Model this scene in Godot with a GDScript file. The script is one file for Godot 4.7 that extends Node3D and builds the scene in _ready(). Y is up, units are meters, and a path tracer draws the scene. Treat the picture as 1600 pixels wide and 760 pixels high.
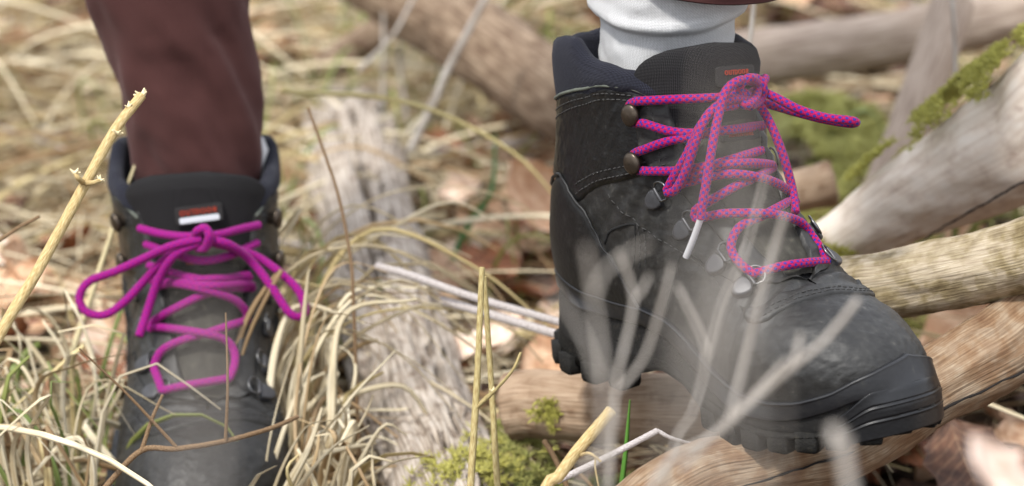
extends Node3D
# Two hiking boots on logs and straw in a wood, seen from about two metres through a long lens.
# Boot shapes are in centimetres along the boot (x to the toe, y up, z to the inner side) and are scaled to metres when a mesh is made.

const SC := 0.00935

class MB:
	var v := PackedVector3Array()
	var n := PackedVector3Array()
	var t := PackedVector2Array()
	var c := PackedColorArray()
	var ix := PackedInt32Array()
	var sc := 1.0
	var mir := false
	func grid(p: PackedVector3Array, nu: int, nv: int, sgn := 1.0, close_v := false, uvs := PackedVector2Array(), col := Color(1, 1, 1)) -> void:
		var b := v.size()
		for i in nu:
			var i0 := maxi(i - 1, 0)
			var i1 := mini(i + 1, nu - 1)
			for j in nv:
				var j0 := j - 1
				var j1 := j + 1
				if close_v:
					if j0 < 0: j0 = nv - 2
					if j1 > nv - 1: j1 = 1
				else:
					j0 = maxi(j0, 0)
					j1 = mini(j1, nv - 1)
				var du := p[i1 * nv + j] - p[i0 * nv + j]
				var dv := p[i * nv + j1] - p[i * nv + j0]
				if dv.length_squared() < 1e-12:
					var k := i + 1 if i == 0 else i - 1
					dv = p[k * nv + j1] - p[k * nv + j0]
				var q := p[i * nv + j]
				var nn := du.cross(dv)
				nn = (nn.normalized() if nn.length_squared() > 1e-20 else Vector3.UP) * sgn
				if mir:
					q.z = -q.z
					nn.z = -nn.z
				v.append(q * sc)
				n.append(nn)
				t.append(uvs[i * nv + j] if uvs.size() else Vector2(float(j) / (nv - 1), float(i) / (nu - 1)))
				c.append(col)
		var flip := (sgn < 0.0) != mir
		for i in nu - 1:
			for j in nv - 1:
				var a := b + i * nv + j
				var e := a + nv
				if flip:
					ix.append_array(PackedInt32Array([a, e, e + 1, a, e + 1, a + 1]))
				else:
					ix.append_array(PackedInt32Array([a, e + 1, e, a, a + 1, e + 1]))
	func mesh() -> ArrayMesh:
		var arr := []
		arr.resize(Mesh.ARRAY_MAX)
		arr[Mesh.ARRAY_VERTEX] = v
		arr[Mesh.ARRAY_NORMAL] = n
		arr[Mesh.ARRAY_TEX_UV] = t
		arr[Mesh.ARRAY_TEX_UV2] = t
		arr[Mesh.ARRAY_COLOR] = c
		arr[Mesh.ARRAY_INDEX] = ix
		var m := ArrayMesh.new()
		m.add_surface_from_arrays(Mesh.PRIMITIVE_TRIANGLES, arr)
		return m

var rng := RandomNumberGenerator.new()
var nz := FastNoiseLite.new()
var M := {}
var used := {}

# ---------------------------------------------------------------- helpers
func numbered(called: String) -> String:
	var k: int = used.get(called, 0)
	used[called] = k + 1
	return called if k == 0 else "%s_%03d" % [called, k]

func tag(o: Node, label: String, category: String, group := "", kind := "") -> Node:
	if label: o.set_meta("label", label)
	if category: o.set_meta("category", category)
	if group: o.set_meta("group", group)
	if kind: o.set_meta("kind", kind)
	return o

func obj(called: String, m: Mesh, mat: Material, parent: Node = null) -> MeshInstance3D:
	var o := MeshInstance3D.new()
	o.name = called if parent else numbered(called)
	o.mesh = m
	o.material_override = mat
	(parent if parent else self).add_child(o, true)
	return o

func base(called: String, at := Vector3.ZERO) -> Node3D:
	var o := Node3D.new()
	o.name = numbered(called)
	o.position = at
	add_child(o)
	return o

func crv(p: Array, t: float) -> Variant:   # Catmull-Rom through the points of p (numbers or vectors), t from 0 to 1
	var k := p.size() - 1
	var x := clampf(t, 0.0, 1.0) * k
	var i := mini(int(x), k - 1)
	var f := x - i
	var p1: Variant = p[i]
	var p2: Variant = p[i + 1]
	var p0: Variant = p[i - 1] if i > 0 else p1 * 2.0 - p2
	var p3: Variant = p[i + 2] if i + 2 <= k else p2 * 2.0 - p1
	return p1 + (p2 - p0 + (p0 * 2.0 - p1 * 5.0 + p2 * 4.0 - p3 + ((p1 - p2) * 3.0 + p3 - p0) * f) * f) * (0.5 * f)

func lerp_table(p: Array, x: float) -> float:   # p: Vector2(x, y) sorted by x
	if x <= p[0].x: return p[0].y
	for i in p.size() - 1:
		if x <= p[i + 1].x:
			return lerpf(p[i].y, p[i + 1].y, (x - p[i].x) / (p[i + 1].x - p[i].x))
	return p[-1].y

func along(p: Array, count: int) -> PackedVector3Array:   # evenly spaced points on the curve through p
	var fine := PackedVector3Array()
	var total := count * 4
	for i in total + 1: fine.append(crv(p, float(i) / total))
	var cum := PackedFloat32Array([0.0])
	for i in total: cum.append(cum[i] + fine[i].distance_to(fine[i + 1]))
	var out := PackedVector3Array()
	var k := 0
	for i in count:
		var want := cum[total] * i / (count - 1)
		while k < total - 1 and cum[k + 1] < want: k += 1
		out.append(fine[k].lerp(fine[k + 1], clampf((want - cum[k]) / maxf(cum[k + 1] - cum[k], 1e-9), 0.0, 1.0)))
	return out

func frames(pts: PackedVector3Array, up := Vector3(0.13, 1, 0.27)) -> Array:
	var out := []
	var k := pts.size()
	var side := Vector3.ZERO
	for i in k:
		var d := (pts[mini(i + 1, k - 1)] - pts[maxi(i - 1, 0)]).normalized()
		if i == 0:
			side = d.cross(up)
			if side.length() < 0.01: side = d.cross(Vector3(1, 0.2, 0))
		side = (side - d * side.dot(d)).normalized()
		out.append(Basis(side, d.cross(side), d))   # x across, y across, z along
	return out

# a round tube of radius r(t); wide and thick squash it; bump adds noise; caps close it
func tube(mb: MB, pts: PackedVector3Array, r: Callable, sides := 8, uv_len := 1.0, bump := 0.0, bump_f := 100.0, col := Color(1, 1, 1), flat := 1.0, caps := true, up := Vector3(0.13, 1, 0.27)) -> void:
	var fr := frames(pts, up)
	var k := pts.size()
	var P := PackedVector3Array()
	var U := PackedVector2Array()
	var s := 0.0
	var rows := 0
	for i in k:
		if i: s += pts[i].distance_to(pts[i - 1])
		var f: Basis = fr[i]
		var rad: float = r.call(float(i) / (k - 1))
		var rep := [[1.0, 0.0]]
		if caps and i == 0: rep = [[0.0, -0.35], [0.55, -0.3], [0.88, -0.14], [1.0, 0.0]]
		elif caps and i == k - 1: rep = [[1.0, 0.0], [0.88, 0.14], [0.55, 0.3], [0.0, 0.35]]
		for e in rep:
			rows += 1
			for j in sides + 1:
				var a := TAU * (j % sides) / sides
				var o: Vector3 = (f.x * cos(a) + f.y * sin(a) * flat) * rad
				if bump > 0.0:
					o *= 1.0 + bump * nz.get_noise_3dv((pts[i] + o) * bump_f)
				P.append(pts[i] + o * e[0] + f.z * (e[1] * rad))
				U.append(Vector2(float(j) / sides, s * uv_len))
	mb.grid(P, rows, sides + 1, -1.0, true, U, col)

func cone(r0: float, r1: float) -> Callable:
	return func(t): return lerpf(r0, r1, t)

func noise_tex(freq: float, ramp: Array, sd: int, size := 512, oct := 4, kind := FastNoiseLite.TYPE_SIMPLEX_SMOOTH, warp := 0.0) -> NoiseTexture2D:
	var f := FastNoiseLite.new()
	f.noise_type = kind
	f.seed = sd
	f.frequency = freq
	f.fractal_type = FastNoiseLite.FRACTAL_FBM
	f.fractal_octaves = oct
	if warp > 0.0:
		f.domain_warp_enabled = true
		f.domain_warp_amplitude = warp
		f.domain_warp_frequency = freq * 0.7
	if kind == FastNoiseLite.TYPE_CELLULAR:
		f.cellular_return_type = FastNoiseLite.RETURN_DISTANCE
	var x := NoiseTexture2D.new()
	x.width = size
	x.height = size
	x.seamless = true
	x.noise = f
	if ramp.size():
		var g := Gradient.new()
		g.offsets = PackedFloat32Array(ramp.map(func(e): return e[0]))
		g.colors = PackedColorArray(ramp.map(func(e): return e[1]))
		x.color_ramp = g
	return x

func grey(k: float) -> Color: return Color(k, k, k)

func mat(color: Color, rough: float, tex: Texture2D = null, scale := Vector3.ONE, tri := false, bump: Texture2D = null, bump_scale := 0.1, spec := 0.5) -> StandardMaterial3D:
	var m := StandardMaterial3D.new()
	m.albedo_color = color
	m.roughness = rough
	m.albedo_texture = tex
	m.uv1_scale = scale
	m.uv1_triplanar = tri
	m.metallic_specular = spec
	if bump:
		m.heightmap_enabled = true
		m.heightmap_texture = bump
		m.heightmap_scale = bump_scale
	return m

func over(m: StandardMaterial3D, tex: Texture2D, scale: Vector3, tri := true) -> StandardMaterial3D:   # a coarse pattern multiplied over the fine one
	m.detail_enabled = true
	m.detail_albedo = tex
	m.detail_blend_mode = BaseMaterial3D.BLEND_MODE_MUL
	m.detail_uv_layer = BaseMaterial3D.DETAIL_UV_2
	m.uv2_scale = scale
	m.uv2_triplanar = tri
	return m
const STATIONS := [
	[30.1, 3.6, 30.2, 2.4, 1, 0.9, 0.5, 2, 2],
	[29.7, 4.9, 29.8, 2.2, 2.4, 1.9, 0.6, 2.4, 4],
	[28.8, 6.1, 29, 2.1, 3.6, 2.8, 0.62, 2.3, 5],
	[27.4, 7.2, 27.6, 2.1, 4.7, 3.7, 0.65, 2.2, 6],
	[25.8, 8.1, 25.8, 2.1, 5.5, 4.7, 0.66, 2.2, 6],
	[23.7, 8.9, 23.3, 2.1, 5.7, 5.2, 0.66, 2.2, 6],
	[21.7, 10, 20.2, 2.2, 5.5, 5.3, 0.64, 2.2, 6],
	[20, 11.5, 16.8, 2.4, 4.9, 5.3, 0.61, 2.25, 5],
	[18.6, 13.1, 13, 2.6, 4.4, 5.1, 0.58, 2.3, 4],
	[17.5, 14.8, 9, 2.9, 4.3, 5, 0.56, 2.35, 3.2],
	[16.6, 16.4, 5, 3, 4.4, 5, 0.54, 2.4, 2.8],
	[15.9, 17.9, 1.6, 3.6, 4.6, 5.1, 0.52, 2.4, 2.6],
	[15.4, 19.3, 0.3, 6.5, 4.8, 5.2, 0.5, 2.4, 2.5],
	[15.1, 20.6, 0.5, 9.8, 4.9, 5.3, 0.5, 2.4, 2.4],
	[14.9, 21.7, 1.1, 13, 4.9, 5.5, 0.49, 2.4, 2.4],
	[14.7, 22.7, 1.6, 16, 5, 5.6, 0.48, 2.4, 2.4],
	[14.4, 23.7, 1.8, 18.8, 5, 5.6, 0.48, 2.4, 2.4],
	[14.1, 24.7, 1.8, 21.2, 5, 5.6, 0.48, 2.4, 2.4],
]   # top x, top y, bottom x, bottom y, half width inner, outer, height of the widest place, roundness above, below
const OUTLINE := [Vector2(0.25, 0), Vector2(0.8, 2.2), Vector2(2.1, 3.7), Vector2(4.5, 4.5), Vector2(8, 4.5), Vector2(12, 4.6), Vector2(16, 5.2), Vector2(19.5, 5.9), Vector2(22.5, 6.1), Vector2(25.5, 5.6), Vector2(28, 4.4), Vector2(30, 2.5), Vector2(30.9, 0.3), Vector2(30.4, -1.4), Vector2(28.5, -3.3), Vector2(25.5, -5), Vector2(22, -5.7), Vector2(18, -5.6), Vector2(13, -5.2), Vector2(8, -4.9), Vector2(4, -4.8), Vector2(1.9, -3.8), Vector2(0.7, -2.2)]
const FLECKED_LACE := [
	[Vector3(21.22, 10.16, 3.99), Vector3(21.97, 10.43, 2.78), Vector3(22.2, 10.36, 1.21), Vector3(21.65, 9.79, -1.49)],
	[Vector3(21.29, 10.12, 3.95), Vector3(20.62, 10.52, 4.24), Vector3(19.76, 11.09, 4.25), Vector3(19.43, 11.7, 4.09), Vector3(19.4, 12.52, 3.37), Vector3(19.64, 12.9, 1.84), Vector3(19.19, 13.02, -0.11), Vector3(17.68, 12.65, -2.51)],
	[Vector3(21.65, 9.79, -1.49), Vector3(20.6, 10.42, -1.82), Vector3(19.82, 11.06, -1.83), Vector3(19.76, 11.93, -1.09), Vector3(20.13, 12.9, 1.01), Vector3(19.56, 13.28, 2.77), Vector3(18.29, 13.21, 3.91), Vector3(16.82, 12.73, 4.5)],
	[Vector3(16.82, 12.73, 4.5), Vector3(16.71, 13.22, 4.48), Vector3(17.67, 13.95, 4.08), Vector3(18.4, 14.69, 2.68), Vector3(18.24, 14.88, 0.75), Vector3(16.82, 14.62, -1.71)],
	[Vector3(17.86, 12.4, -2.55), Vector3(17.78, 13.06, -2.23), Vector3(18.49, 14.19, -0.53), Vector3(18.81, 15.11, 1.51), Vector3(18.26, 15.48, 3.03), Vector3(16.84, 15.12, 4.06), Vector3(14.65, 14.3, 4.71)],
	[Vector3(14.68, 14.3, 4.68), Vector3(15.47, 14.83, 4.64), Vector3(17.11, 15.64, 4.03), Vector3(18, 15.83, 2.28), Vector3(17.22, 15.05, -0.95)],
	[Vector3(16.74, 14.59, -1.78), Vector3(17.32, 15.06, -1.01), Vector3(18.28, 15.89, 1.76), Vector3(17.46, 16.01, 3.81), Vector3(15.46, 15.49, 4.6), Vector3(13.09, 15.12, 5.09)],
	[Vector3(12.9, 16.42, 5.07), Vector3(14.45, 17.09, 4.65), Vector3(16.09, 17.56, 3.79), Vector3(16.91, 17.71, 2.24), Vector3(15.2, 16.84, -2.33)],
	[Vector3(12.89, 18.02, 4.98), Vector3(14.78, 17.73, 4.4), Vector3(16.18, 17.74, 3.61), Vector3(17.12, 17.76, 1.92), Vector3(15.34, 16.83, -2.31)],
	[Vector3(17.27, 15.95, 3.14), Vector3(17.66, 16.13, 1.96), Vector3(16.85, 15.89, -0.8)],
	[Vector3(12.49, 19.34, 5.02), Vector3(14.28, 19.6, 4.39), Vector3(15.94, 19.75, 3.31), Vector3(16.84, 19.72, 1.83), Vector3(16.9, 19.69, 0.37)],
	[Vector3(16.81, 19.46, 0.3), Vector3(15.27, 19.12, -1.95), Vector3(14.72, 19.27, -2.96), Vector3(14.21, 19.37, -3.64)],
	[Vector3(12.49, 19.34, 5.02), Vector3(11.66, 18.99, 4.93), Vector3(11.4, 18.38, 4.89), Vector3(11.87, 17.91, 4.92), Vector3(12.89, 18.02, 4.98)],
	[Vector3(12.9, 16.42, 5.07), Vector3(11.94, 15.99, 4.98), Vector3(11.51, 15.43, 4.94), Vector3(12.03, 15.02, 5), Vector3(13.09, 15.12, 5.09)],
	[Vector3(16.33, 20.03, -0.82), Vector3(17.42, 20.69, 1.3), Vector3(17.63, 20.25, 2.62), Vector3(17.91, 18.91, 3.48), Vector3(18.21, 17.37, 4.26), Vector3(18.32, 15.56, 4.84), Vector3(18.27, 13.89, 5.27), Vector3(18.3, 13.25, 5.37)],
	[Vector3(17, 19.14, 0.13), Vector3(17.44, 19.69, 2.12), Vector3(17.4, 19.14, 3.72), Vector3(17.26, 17.85, 4.56), Vector3(16.89, 16.06, 5.11), Vector3(16.17, 14.66, 5.45), Vector3(15.37, 14.32, 5.48), Vector3(15.48, 14.82, 5.3), Vector3(16.39, 16.56, 4.76), Vector3(16.83, 18.31, 3.95), Vector3(17.17, 19.19, 3.01), Vector3(17.22, 19.2, 1.44)],
	[Vector3(16.91, 19.54, 1.05), Vector3(17.19, 20.36, 0.96), Vector3(17.21, 20.61, 0.25), Vector3(16.45, 19.77, -1.01), Vector3(17.05, 19.24, -0.24), Vector3(17.57, 19.13, 0.94), Vector3(17.14, 19.36, 1.11)],
	[Vector3(16.82, 20.37, 0.53), Vector3(16.26, 20.22, -0.99), Vector3(16.52, 19.63, -1.4), Vector3(16.48, 18.88, -1.16), Vector3(17.37, 18.96, 0.46)],
	[Vector3(15.92, 19.35, -1.52), Vector3(16.95, 18.85, -2.12), Vector3(18.03, 18.17, -2.91), Vector3(19.2, 17.7, -3.9), Vector3(19.94, 17.44, -5.02), Vector3(20.07, 17.24, -5.57), Vector3(19.46, 17.04, -5.62), Vector3(18.33, 17.27, -4.69), Vector3(17.05, 17.62, -3.8), Vector3(16.11, 18.05, -2.85), Vector3(15.56, 18.55, -1.66)],
	[Vector3(16.38, 18.93, -0.84), Vector3(16.41, 17.91, -1.59), Vector3(17.13, 16.67, -1.72), Vector3(17.67, 15.22, -1.89), Vector3(18.15, 13.49, -2.01), Vector3(19.19, 12.38, -1.27)],
]
const PLAIN_LACE := [
	[Vector3(21.72, 9.96, -1.87), Vector3(22.1, 10.42, -0.58), Vector3(22.06, 10.69, 1.1), Vector3(21.55, 10.69, 2.33)],
	[Vector3(21.72, 9.96, -1.87), Vector3(20.75, 10.52, -2.2), Vector3(19.92, 11.01, -2.44), Vector3(19.63, 11.98, -1.92), Vector3(19.8, 12.75, -0.62), Vector3(19.67, 13.22, 1.06), Vector3(18.94, 13.46, 2.52), Vector3(18.19, 13.39, 3.21)],
	[Vector3(21.55, 10.69, 2.33), Vector3(20.78, 11.28, 2.65), Vector3(20.02, 11.98, 2.64), Vector3(19.83, 12.73, 2.11), Vector3(20.12, 13.31, 0.88), Vector3(19.34, 13.3, -0.63), Vector3(18.1, 13.02, -2.18), Vector3(17.55, 12.81, -2.77)],
	[Vector3(17.65, 12.67, -2.85), Vector3(17.67, 13.4, -2.4), Vector3(18.33, 14.45, -1.07), Vector3(18.39, 15.36, 0.65), Vector3(17.85, 15.59, 2.11), Vector3(16.58, 15.18, 3.45)],
	[Vector3(18.18, 13.29, 3.29), Vector3(17.76, 13.72, 3.45), Vector3(18.11, 14.86, 2.73), Vector3(18.75, 15.8, 1.1), Vector3(18, 15.99, -0.61), Vector3(15.79, 15.41, -2.66)],
	[Vector3(16.16, 15.19, -2.43), Vector3(17.69, 16.1, -0.63), Vector3(17.93, 16.34, 1.5), Vector3(16.06, 15.71, 3.62)],
	[Vector3(16.23, 14.95, 3.73), Vector3(16.56, 15.4, 3.54), Vector3(18.66, 16.12, 1.52), Vector3(17.98, 16.03, -0.61), Vector3(16, 15.67, -2.42)],
	[Vector3(15.38, 16.4, -2.86), Vector3(17.27, 16.49, -1.06), Vector3(17.88, 16.24, 1.07), Vector3(16.1, 15.91, 3.54)],
	[Vector3(15.13, 18.95, -3.42), Vector3(16.13, 18.88, -1.89), Vector3(17.39, 19.14, -0.34), Vector3(17.65, 19.31, 0.73)],
	[Vector3(14.63, 18.9, 4.2), Vector3(15.99, 19.09, 2.98), Vector3(17.34, 19.23, 1.77), Vector3(17.65, 19.31, 0.81)],
	[Vector3(15.04, 17.78, -3.04), Vector3(16.56, 17.68, -1.39), Vector3(17.5, 17.46, 0.67), Vector3(16.88, 17.57, 2.34), Vector3(14.82, 17.7, 4.09)],
	[Vector3(17.6, 18.76, 0.12), Vector3(18.37, 19.84, 0.44), Vector3(18.52, 20.07, 1), Vector3(18.71, 19.5, 1.29), Vector3(18.56, 18.74, 0.92), Vector3(17.95, 18.52, 0.38)],
	[Vector3(18.02, 19.54, 0.33), Vector3(18.3, 20.08, 0.87), Vector3(18.75, 19.7, 1.21), Vector3(18.7, 18.97, 1.02)],
	[Vector3(18.34, 19.29, 0.68), Vector3(18.28, 18.84, -1.14), Vector3(17.44, 17.66, -3.03), Vector3(17.44, 16.79, -4.83), Vector3(17.46, 16.09, -6.54), Vector3(17.81, 15.1, -7.19), Vector3(18.21, 14.21, -6.73), Vector3(18.36, 14.07, -5.51), Vector3(17.81, 14.84, -4.25), Vector3(17.18, 15.94, -3.11), Vector3(17.49, 17.62, -1.64), Vector3(17.82, 18.84, 0.3)],
	[Vector3(18.23, 18.98, 0.54), Vector3(18.29, 18.22, -0.95), Vector3(18.03, 16.47, -2.07), Vector3(18.46, 14.39, -2.83), Vector3(19.44, 12.96, -3.37)],
	[Vector3(18.35, 19.29, 0.97), Vector3(18.26, 18.88, 2.42), Vector3(17.29, 17.25, 3.82), Vector3(18.13, 15.74, 5.08), Vector3(19.03, 14.35, 6.12), Vector3(19.07, 14, 6.79), Vector3(18.7, 14.26, 7.17), Vector3(17.86, 15.39, 6.75), Vector3(17.02, 16.45, 5.49), Vector3(16.46, 17.49, 3.8), Vector3(17.79, 18.91, 1.15)],
]
const STALK_A := [
	[Vector3(0.028, -0.01, 0.764), Vector3(0.034, 0.17, 0.738), Vector3(0.039, 0.351, 0.711), Vector3(0.042, 0.393, 0.696), Vector3(0.046, 0.41, 0.69), Vector3(0.049, 0.426, 0.684), Vector3(0.043, 0.443, 0.678)],
	[Vector3(0.049, 0.425, 0.684), Vector3(0.052, 0.428, 0.683), Vector3(0.055, 0.434, 0.681)],
	[Vector3(0.043, 0.391, 0.697), Vector3(0.053, 0.403, 0.692), Vector3(0.06, 0.423, 0.685), Vector3(0.064, 0.438, 0.68)],
]
const STALK_B := [
	[Vector3(0.038, -0.01, 1.003), Vector3(0.034, 0.227, 0.964), Vector3(0.031, 0.464, 0.926), Vector3(0.03, 0.492, 0.915), Vector3(0.028, 0.508, 0.909), Vector3(0.025, 0.527, 0.902)],
	[Vector3(0.03, 0.484, 0.918), Vector3(0.023, 0.501, 0.912), Vector3(0.013, 0.514, 0.907), Vector3(0.008, 0.516, 0.907)],
	[Vector3(0.027, 0.51, 0.909), Vector3(0.031, 0.519, 0.905), Vector3(0.04, 0.525, 0.903), Vector3(0.046, 0.528, 0.902)],
]
const STALK_C := [
	[Vector3(0.005, -0.01, 0.727), Vector3(0.033, 0.164, 0.7), Vector3(0.062, 0.337, 0.674), Vector3(0.075, 0.368, 0.662), Vector3(0.08, 0.388, 0.655), Vector3(0.078, 0.397, 0.652), Vector3(0.068, 0.416, 0.645)],
	[Vector3(0.08, 0.387, 0.656), Vector3(0.087, 0.41, 0.647), Vector3(0.096, 0.429, 0.64), Vector3(0.105, 0.46, 0.629)],
]
const STALK_D := [
	[Vector3(-0.078, -0.01, 0.755), Vector3(-0.014, 0.168, 0.734), Vector3(0.051, 0.346, 0.713), Vector3(0.082, 0.374, 0.703), Vector3(0.108, 0.396, 0.695), Vector3(0.126, 0.41, 0.69), Vector3(0.139, 0.425, 0.684)],
	[Vector3(0.068, 0.361, 0.708), Vector3(0.085, 0.378, 0.702), Vector3(0.099, 0.391, 0.697), Vector3(0.11, 0.402, 0.693)],
	[Vector3(0.087, 0.379, 0.701), Vector3(0.094, 0.403, 0.692), Vector3(0.101, 0.429, 0.683), Vector3(0.11, 0.458, 0.672)],
	[Vector3(0.111, 0.398, 0.694), Vector3(0.114, 0.404, 0.692), Vector3(0.116, 0.412, 0.689)],
]
const STALK_E := [
	[Vector3(0.18, -0.01, 1.02), Vector3(0.145, 0.228, 0.993), Vector3(0.11, 0.466, 0.967), Vector3(0.106, 0.477, 0.964), Vector3(0.105, 0.485, 0.96)],
]
const STALK_F := [
	[Vector3(-0.062, -0.01, 0.905), Vector3(-0.02, 0.198, 0.873), Vector3(0.023, 0.405, 0.841), Vector3(0.031, 0.42, 0.835), Vector3(0.038, 0.435, 0.83)],
]
const VEIL_STALKS := [
	[Vector3(0.001, -0.01, 1.593), Vector3(0.015, 0.34, 1.538), Vector3(0.029, 0.69, 1.482), Vector3(0.032, 0.721, 1.47), Vector3(0.036, 0.752, 1.459), Vector3(0.037, 0.764, 1.455)],
	[Vector3(0.051, -0.01, 1.653), Vector3(0.044, 0.352, 1.595), Vector3(0.038, 0.714, 1.537), Vector3(0.037, 0.737, 1.528), Vector3(0.035, 0.759, 1.521), Vector3(0.037, 0.775, 1.515)],
	[Vector3(0.049, -0.01, 1.681), Vector3(0.04, 0.36, 1.627), Vector3(0.031, 0.731, 1.573), Vector3(0.03, 0.748, 1.567), Vector3(0.028, 0.763, 1.561)],
	[Vector3(-0.03, -0.01, 1.568), Vector3(0, 0.336, 1.516), Vector3(0.03, 0.682, 1.464), Vector3(0.034, 0.701, 1.457), Vector3(0.042, 0.722, 1.449), Vector3(0.046, 0.741, 1.442)],
	[Vector3(-0.04, -0.01, 1.573), Vector3(-0.047, 0.336, 1.518), Vector3(-0.054, 0.682, 1.464), Vector3(-0.055, 0.703, 1.456), Vector3(-0.055, 0.72, 1.449)],
	[Vector3(-0.073, -0.01, 1.624), Vector3(-0.063, 0.348, 1.571), Vector3(-0.052, 0.706, 1.518), Vector3(-0.051, 0.72, 1.513), Vector3(-0.049, 0.73, 1.51)],
]
const CUT_TWIG := [
	[Vector3(-0.34, -0.01, 0.235), Vector3(-0.321, 0.081, 0.213), Vector3(-0.303, 0.172, 0.191), Vector3(-0.283, 0.208, 0.167), Vector3(-0.263, 0.238, 0.146), Vector3(-0.239, 0.278, 0.121), Vector3(-0.223, 0.304, 0.101), Vector3(-0.209, 0.319, 0.084)],
	[Vector3(-0.239, 0.279, 0.12), Vector3(-0.241, 0.285, 0.129), Vector3(-0.243, 0.288, 0.128)],
	[Vector3(-0.239, 0.279, 0.12), Vector3(-0.233, 0.283, 0.13), Vector3(-0.229, 0.284, 0.129)],
]
const THIN_TWIG := [
	[Vector3(-0.328, 0.189, 0.004), Vector3(-0.305, 0.202, -0.001), Vector3(-0.294, 0.209, -0.003), Vector3(-0.282, 0.215, -0.005)],
]
const FORKED_TWIG := [
	[Vector3(-0.255, 0.077, 0.151), Vector3(-0.231, 0.104, 0.141), Vector3(-0.211, 0.123, 0.134), Vector3(-0.191, 0.124, 0.134), Vector3(-0.165, 0.124, 0.123), Vector3(-0.14, 0.123, 0.102), Vector3(-0.125, 0.122, 0.082)],
	[Vector3(-0.211, 0.123, 0.134), Vector3(-0.205, 0.14, 0.128), Vector3(-0.199, 0.153, 0.124)],
	[Vector3(-0.191, 0.125, 0.134), Vector3(-0.217, 0.156, 0.133), Vector3(-0.244, 0.185, 0.133)],
	[Vector3(-0.164, 0.124, 0.123), Vector3(-0.162, 0.159, 0.121), Vector3(-0.163, 0.197, 0.108)],
]
const STEM_A := [
	[Vector3(-0.027, -0.01, 0.161), Vector3(-0.025, 0.044, 0.152), Vector3(-0.024, 0.097, 0.144), Vector3(-0.023, 0.113, 0.138), Vector3(-0.02, 0.159, 0.121), Vector3(-0.017, 0.221, 0.099)],
	[Vector3(-0.02, 0.146, 0.126), Vector3(-0.011, 0.158, 0.133), Vector3(0, 0.173, 0.137), Vector3(0.005, 0.183, 0.134)],
	[Vector3(-0.02, 0.147, 0.126), Vector3(-0.015, 0.152, 0.124), Vector3(-0.011, 0.155, 0.123)],
]
const STEM_B := [
	[Vector3(-0.006, -0.01, 0.128), Vector3(-0.007, 0.038, 0.122), Vector3(-0.008, 0.085, 0.116), Vector3(-0.009, 0.101, 0.111), Vector3(-0.012, 0.148, 0.094), Vector3(-0.016, 0.209, 0.082)],
]
const CUT_STICK := [
	[Vector3(-0.029, -0.01, 0.258), Vector3(-0.006, 0.065, 0.247), Vector3(0.017, 0.14, 0.235), Vector3(0.025, 0.149, 0.231), Vector3(0.036, 0.163, 0.226), Vector3(0.054, 0.183, 0.219)],
	[Vector3(0.037, 0.16, 0.227), Vector3(0.042, 0.165, 0.236), Vector3(0.048, 0.161, 0.238)],
	[Vector3(0.045, 0.163, 0.237), Vector3(0.045, 0.157, 0.239), Vector3(0.047, 0.147, 0.243)],
]
const WHITE_STICK := [
	[Vector3(0.025, 0.135, 0.205), Vector3(0.032, 0.138, 0.203), Vector3(0.056, 0.149, 0.199), Vector3(0.08, 0.161, 0.195)],
	[Vector3(0.08, 0.161, 0.195), Vector3(0.088, 0.157, 0.196), Vector3(0.101, 0.15, 0.188)],
]
const STUB := [
	[Vector3(0.046, -0.01, 0.081), Vector3(0.04, 0.028, 0.075), Vector3(0.034, 0.066, 0.07), Vector3(0.026, 0.086, 0.063), Vector3(0.019, 0.097, 0.059)],
]
const BROWN_STALK := [
	[Vector3(-0.093, -0.01, -0.042), Vector3(-0.096, 0.064, -0.052), Vector3(-0.098, 0.139, -0.063), Vector3(-0.1, 0.165, -0.072), Vector3(-0.107, 0.199, -0.085), Vector3(-0.116, 0.225, -0.094), Vector3(-0.126, 0.251, -0.104)],
]
const BACK_STALKS := [
	[Vector3(-0.076, 0.077, -0.54), Vector3(-0.063, 0.102, -0.549), Vector3(-0.048, 0.133, -0.561), Vector3(-0.018, 0.187, -0.58)],
	[Vector3(-0.102, 0.048, -0.69), Vector3(-0.101, 0.093, -0.706), Vector3(-0.101, 0.131, -0.72)],
	[Vector3(-0.084, 0.035, -0.738), Vector3(-0.09, 0.088, -0.757), Vector3(-0.082, 0.126, -0.771)],
	[Vector3(0.301, 0.191, -0.316), Vector3(0.3, 0.228, -0.329), Vector3(0.298, 0.26, -0.341)],
	[Vector3(-0.119, 0.103, -0.656), Vector3(-0.094, 0.126, -0.665), Vector3(-0.074, 0.159, -0.677)],
	[Vector3(0.154, 0.249, -0.231), Vector3(0.156, 0.265, -0.236), Vector3(0.158, 0.284, -0.243)],
	[Vector3(0.225, -0.03, -0.342), Vector3(0.239, -0.013, -0.348), Vector3(0.253, 0.004, -0.354)],
]
const PALE_STICKS := [
	[Vector3(-0.085, 0.145, -0.108), Vector3(-0.064, 0.147, -0.087), Vector3(-0.024, 0.141, -0.064), Vector3(0.033, 0.133, -0.039)],
	[Vector3(-0.044, 0.132, -0.082), Vector3(-0.016, 0.132, -0.06), Vector3(0.033, 0.129, -0.027)],
]
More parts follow.
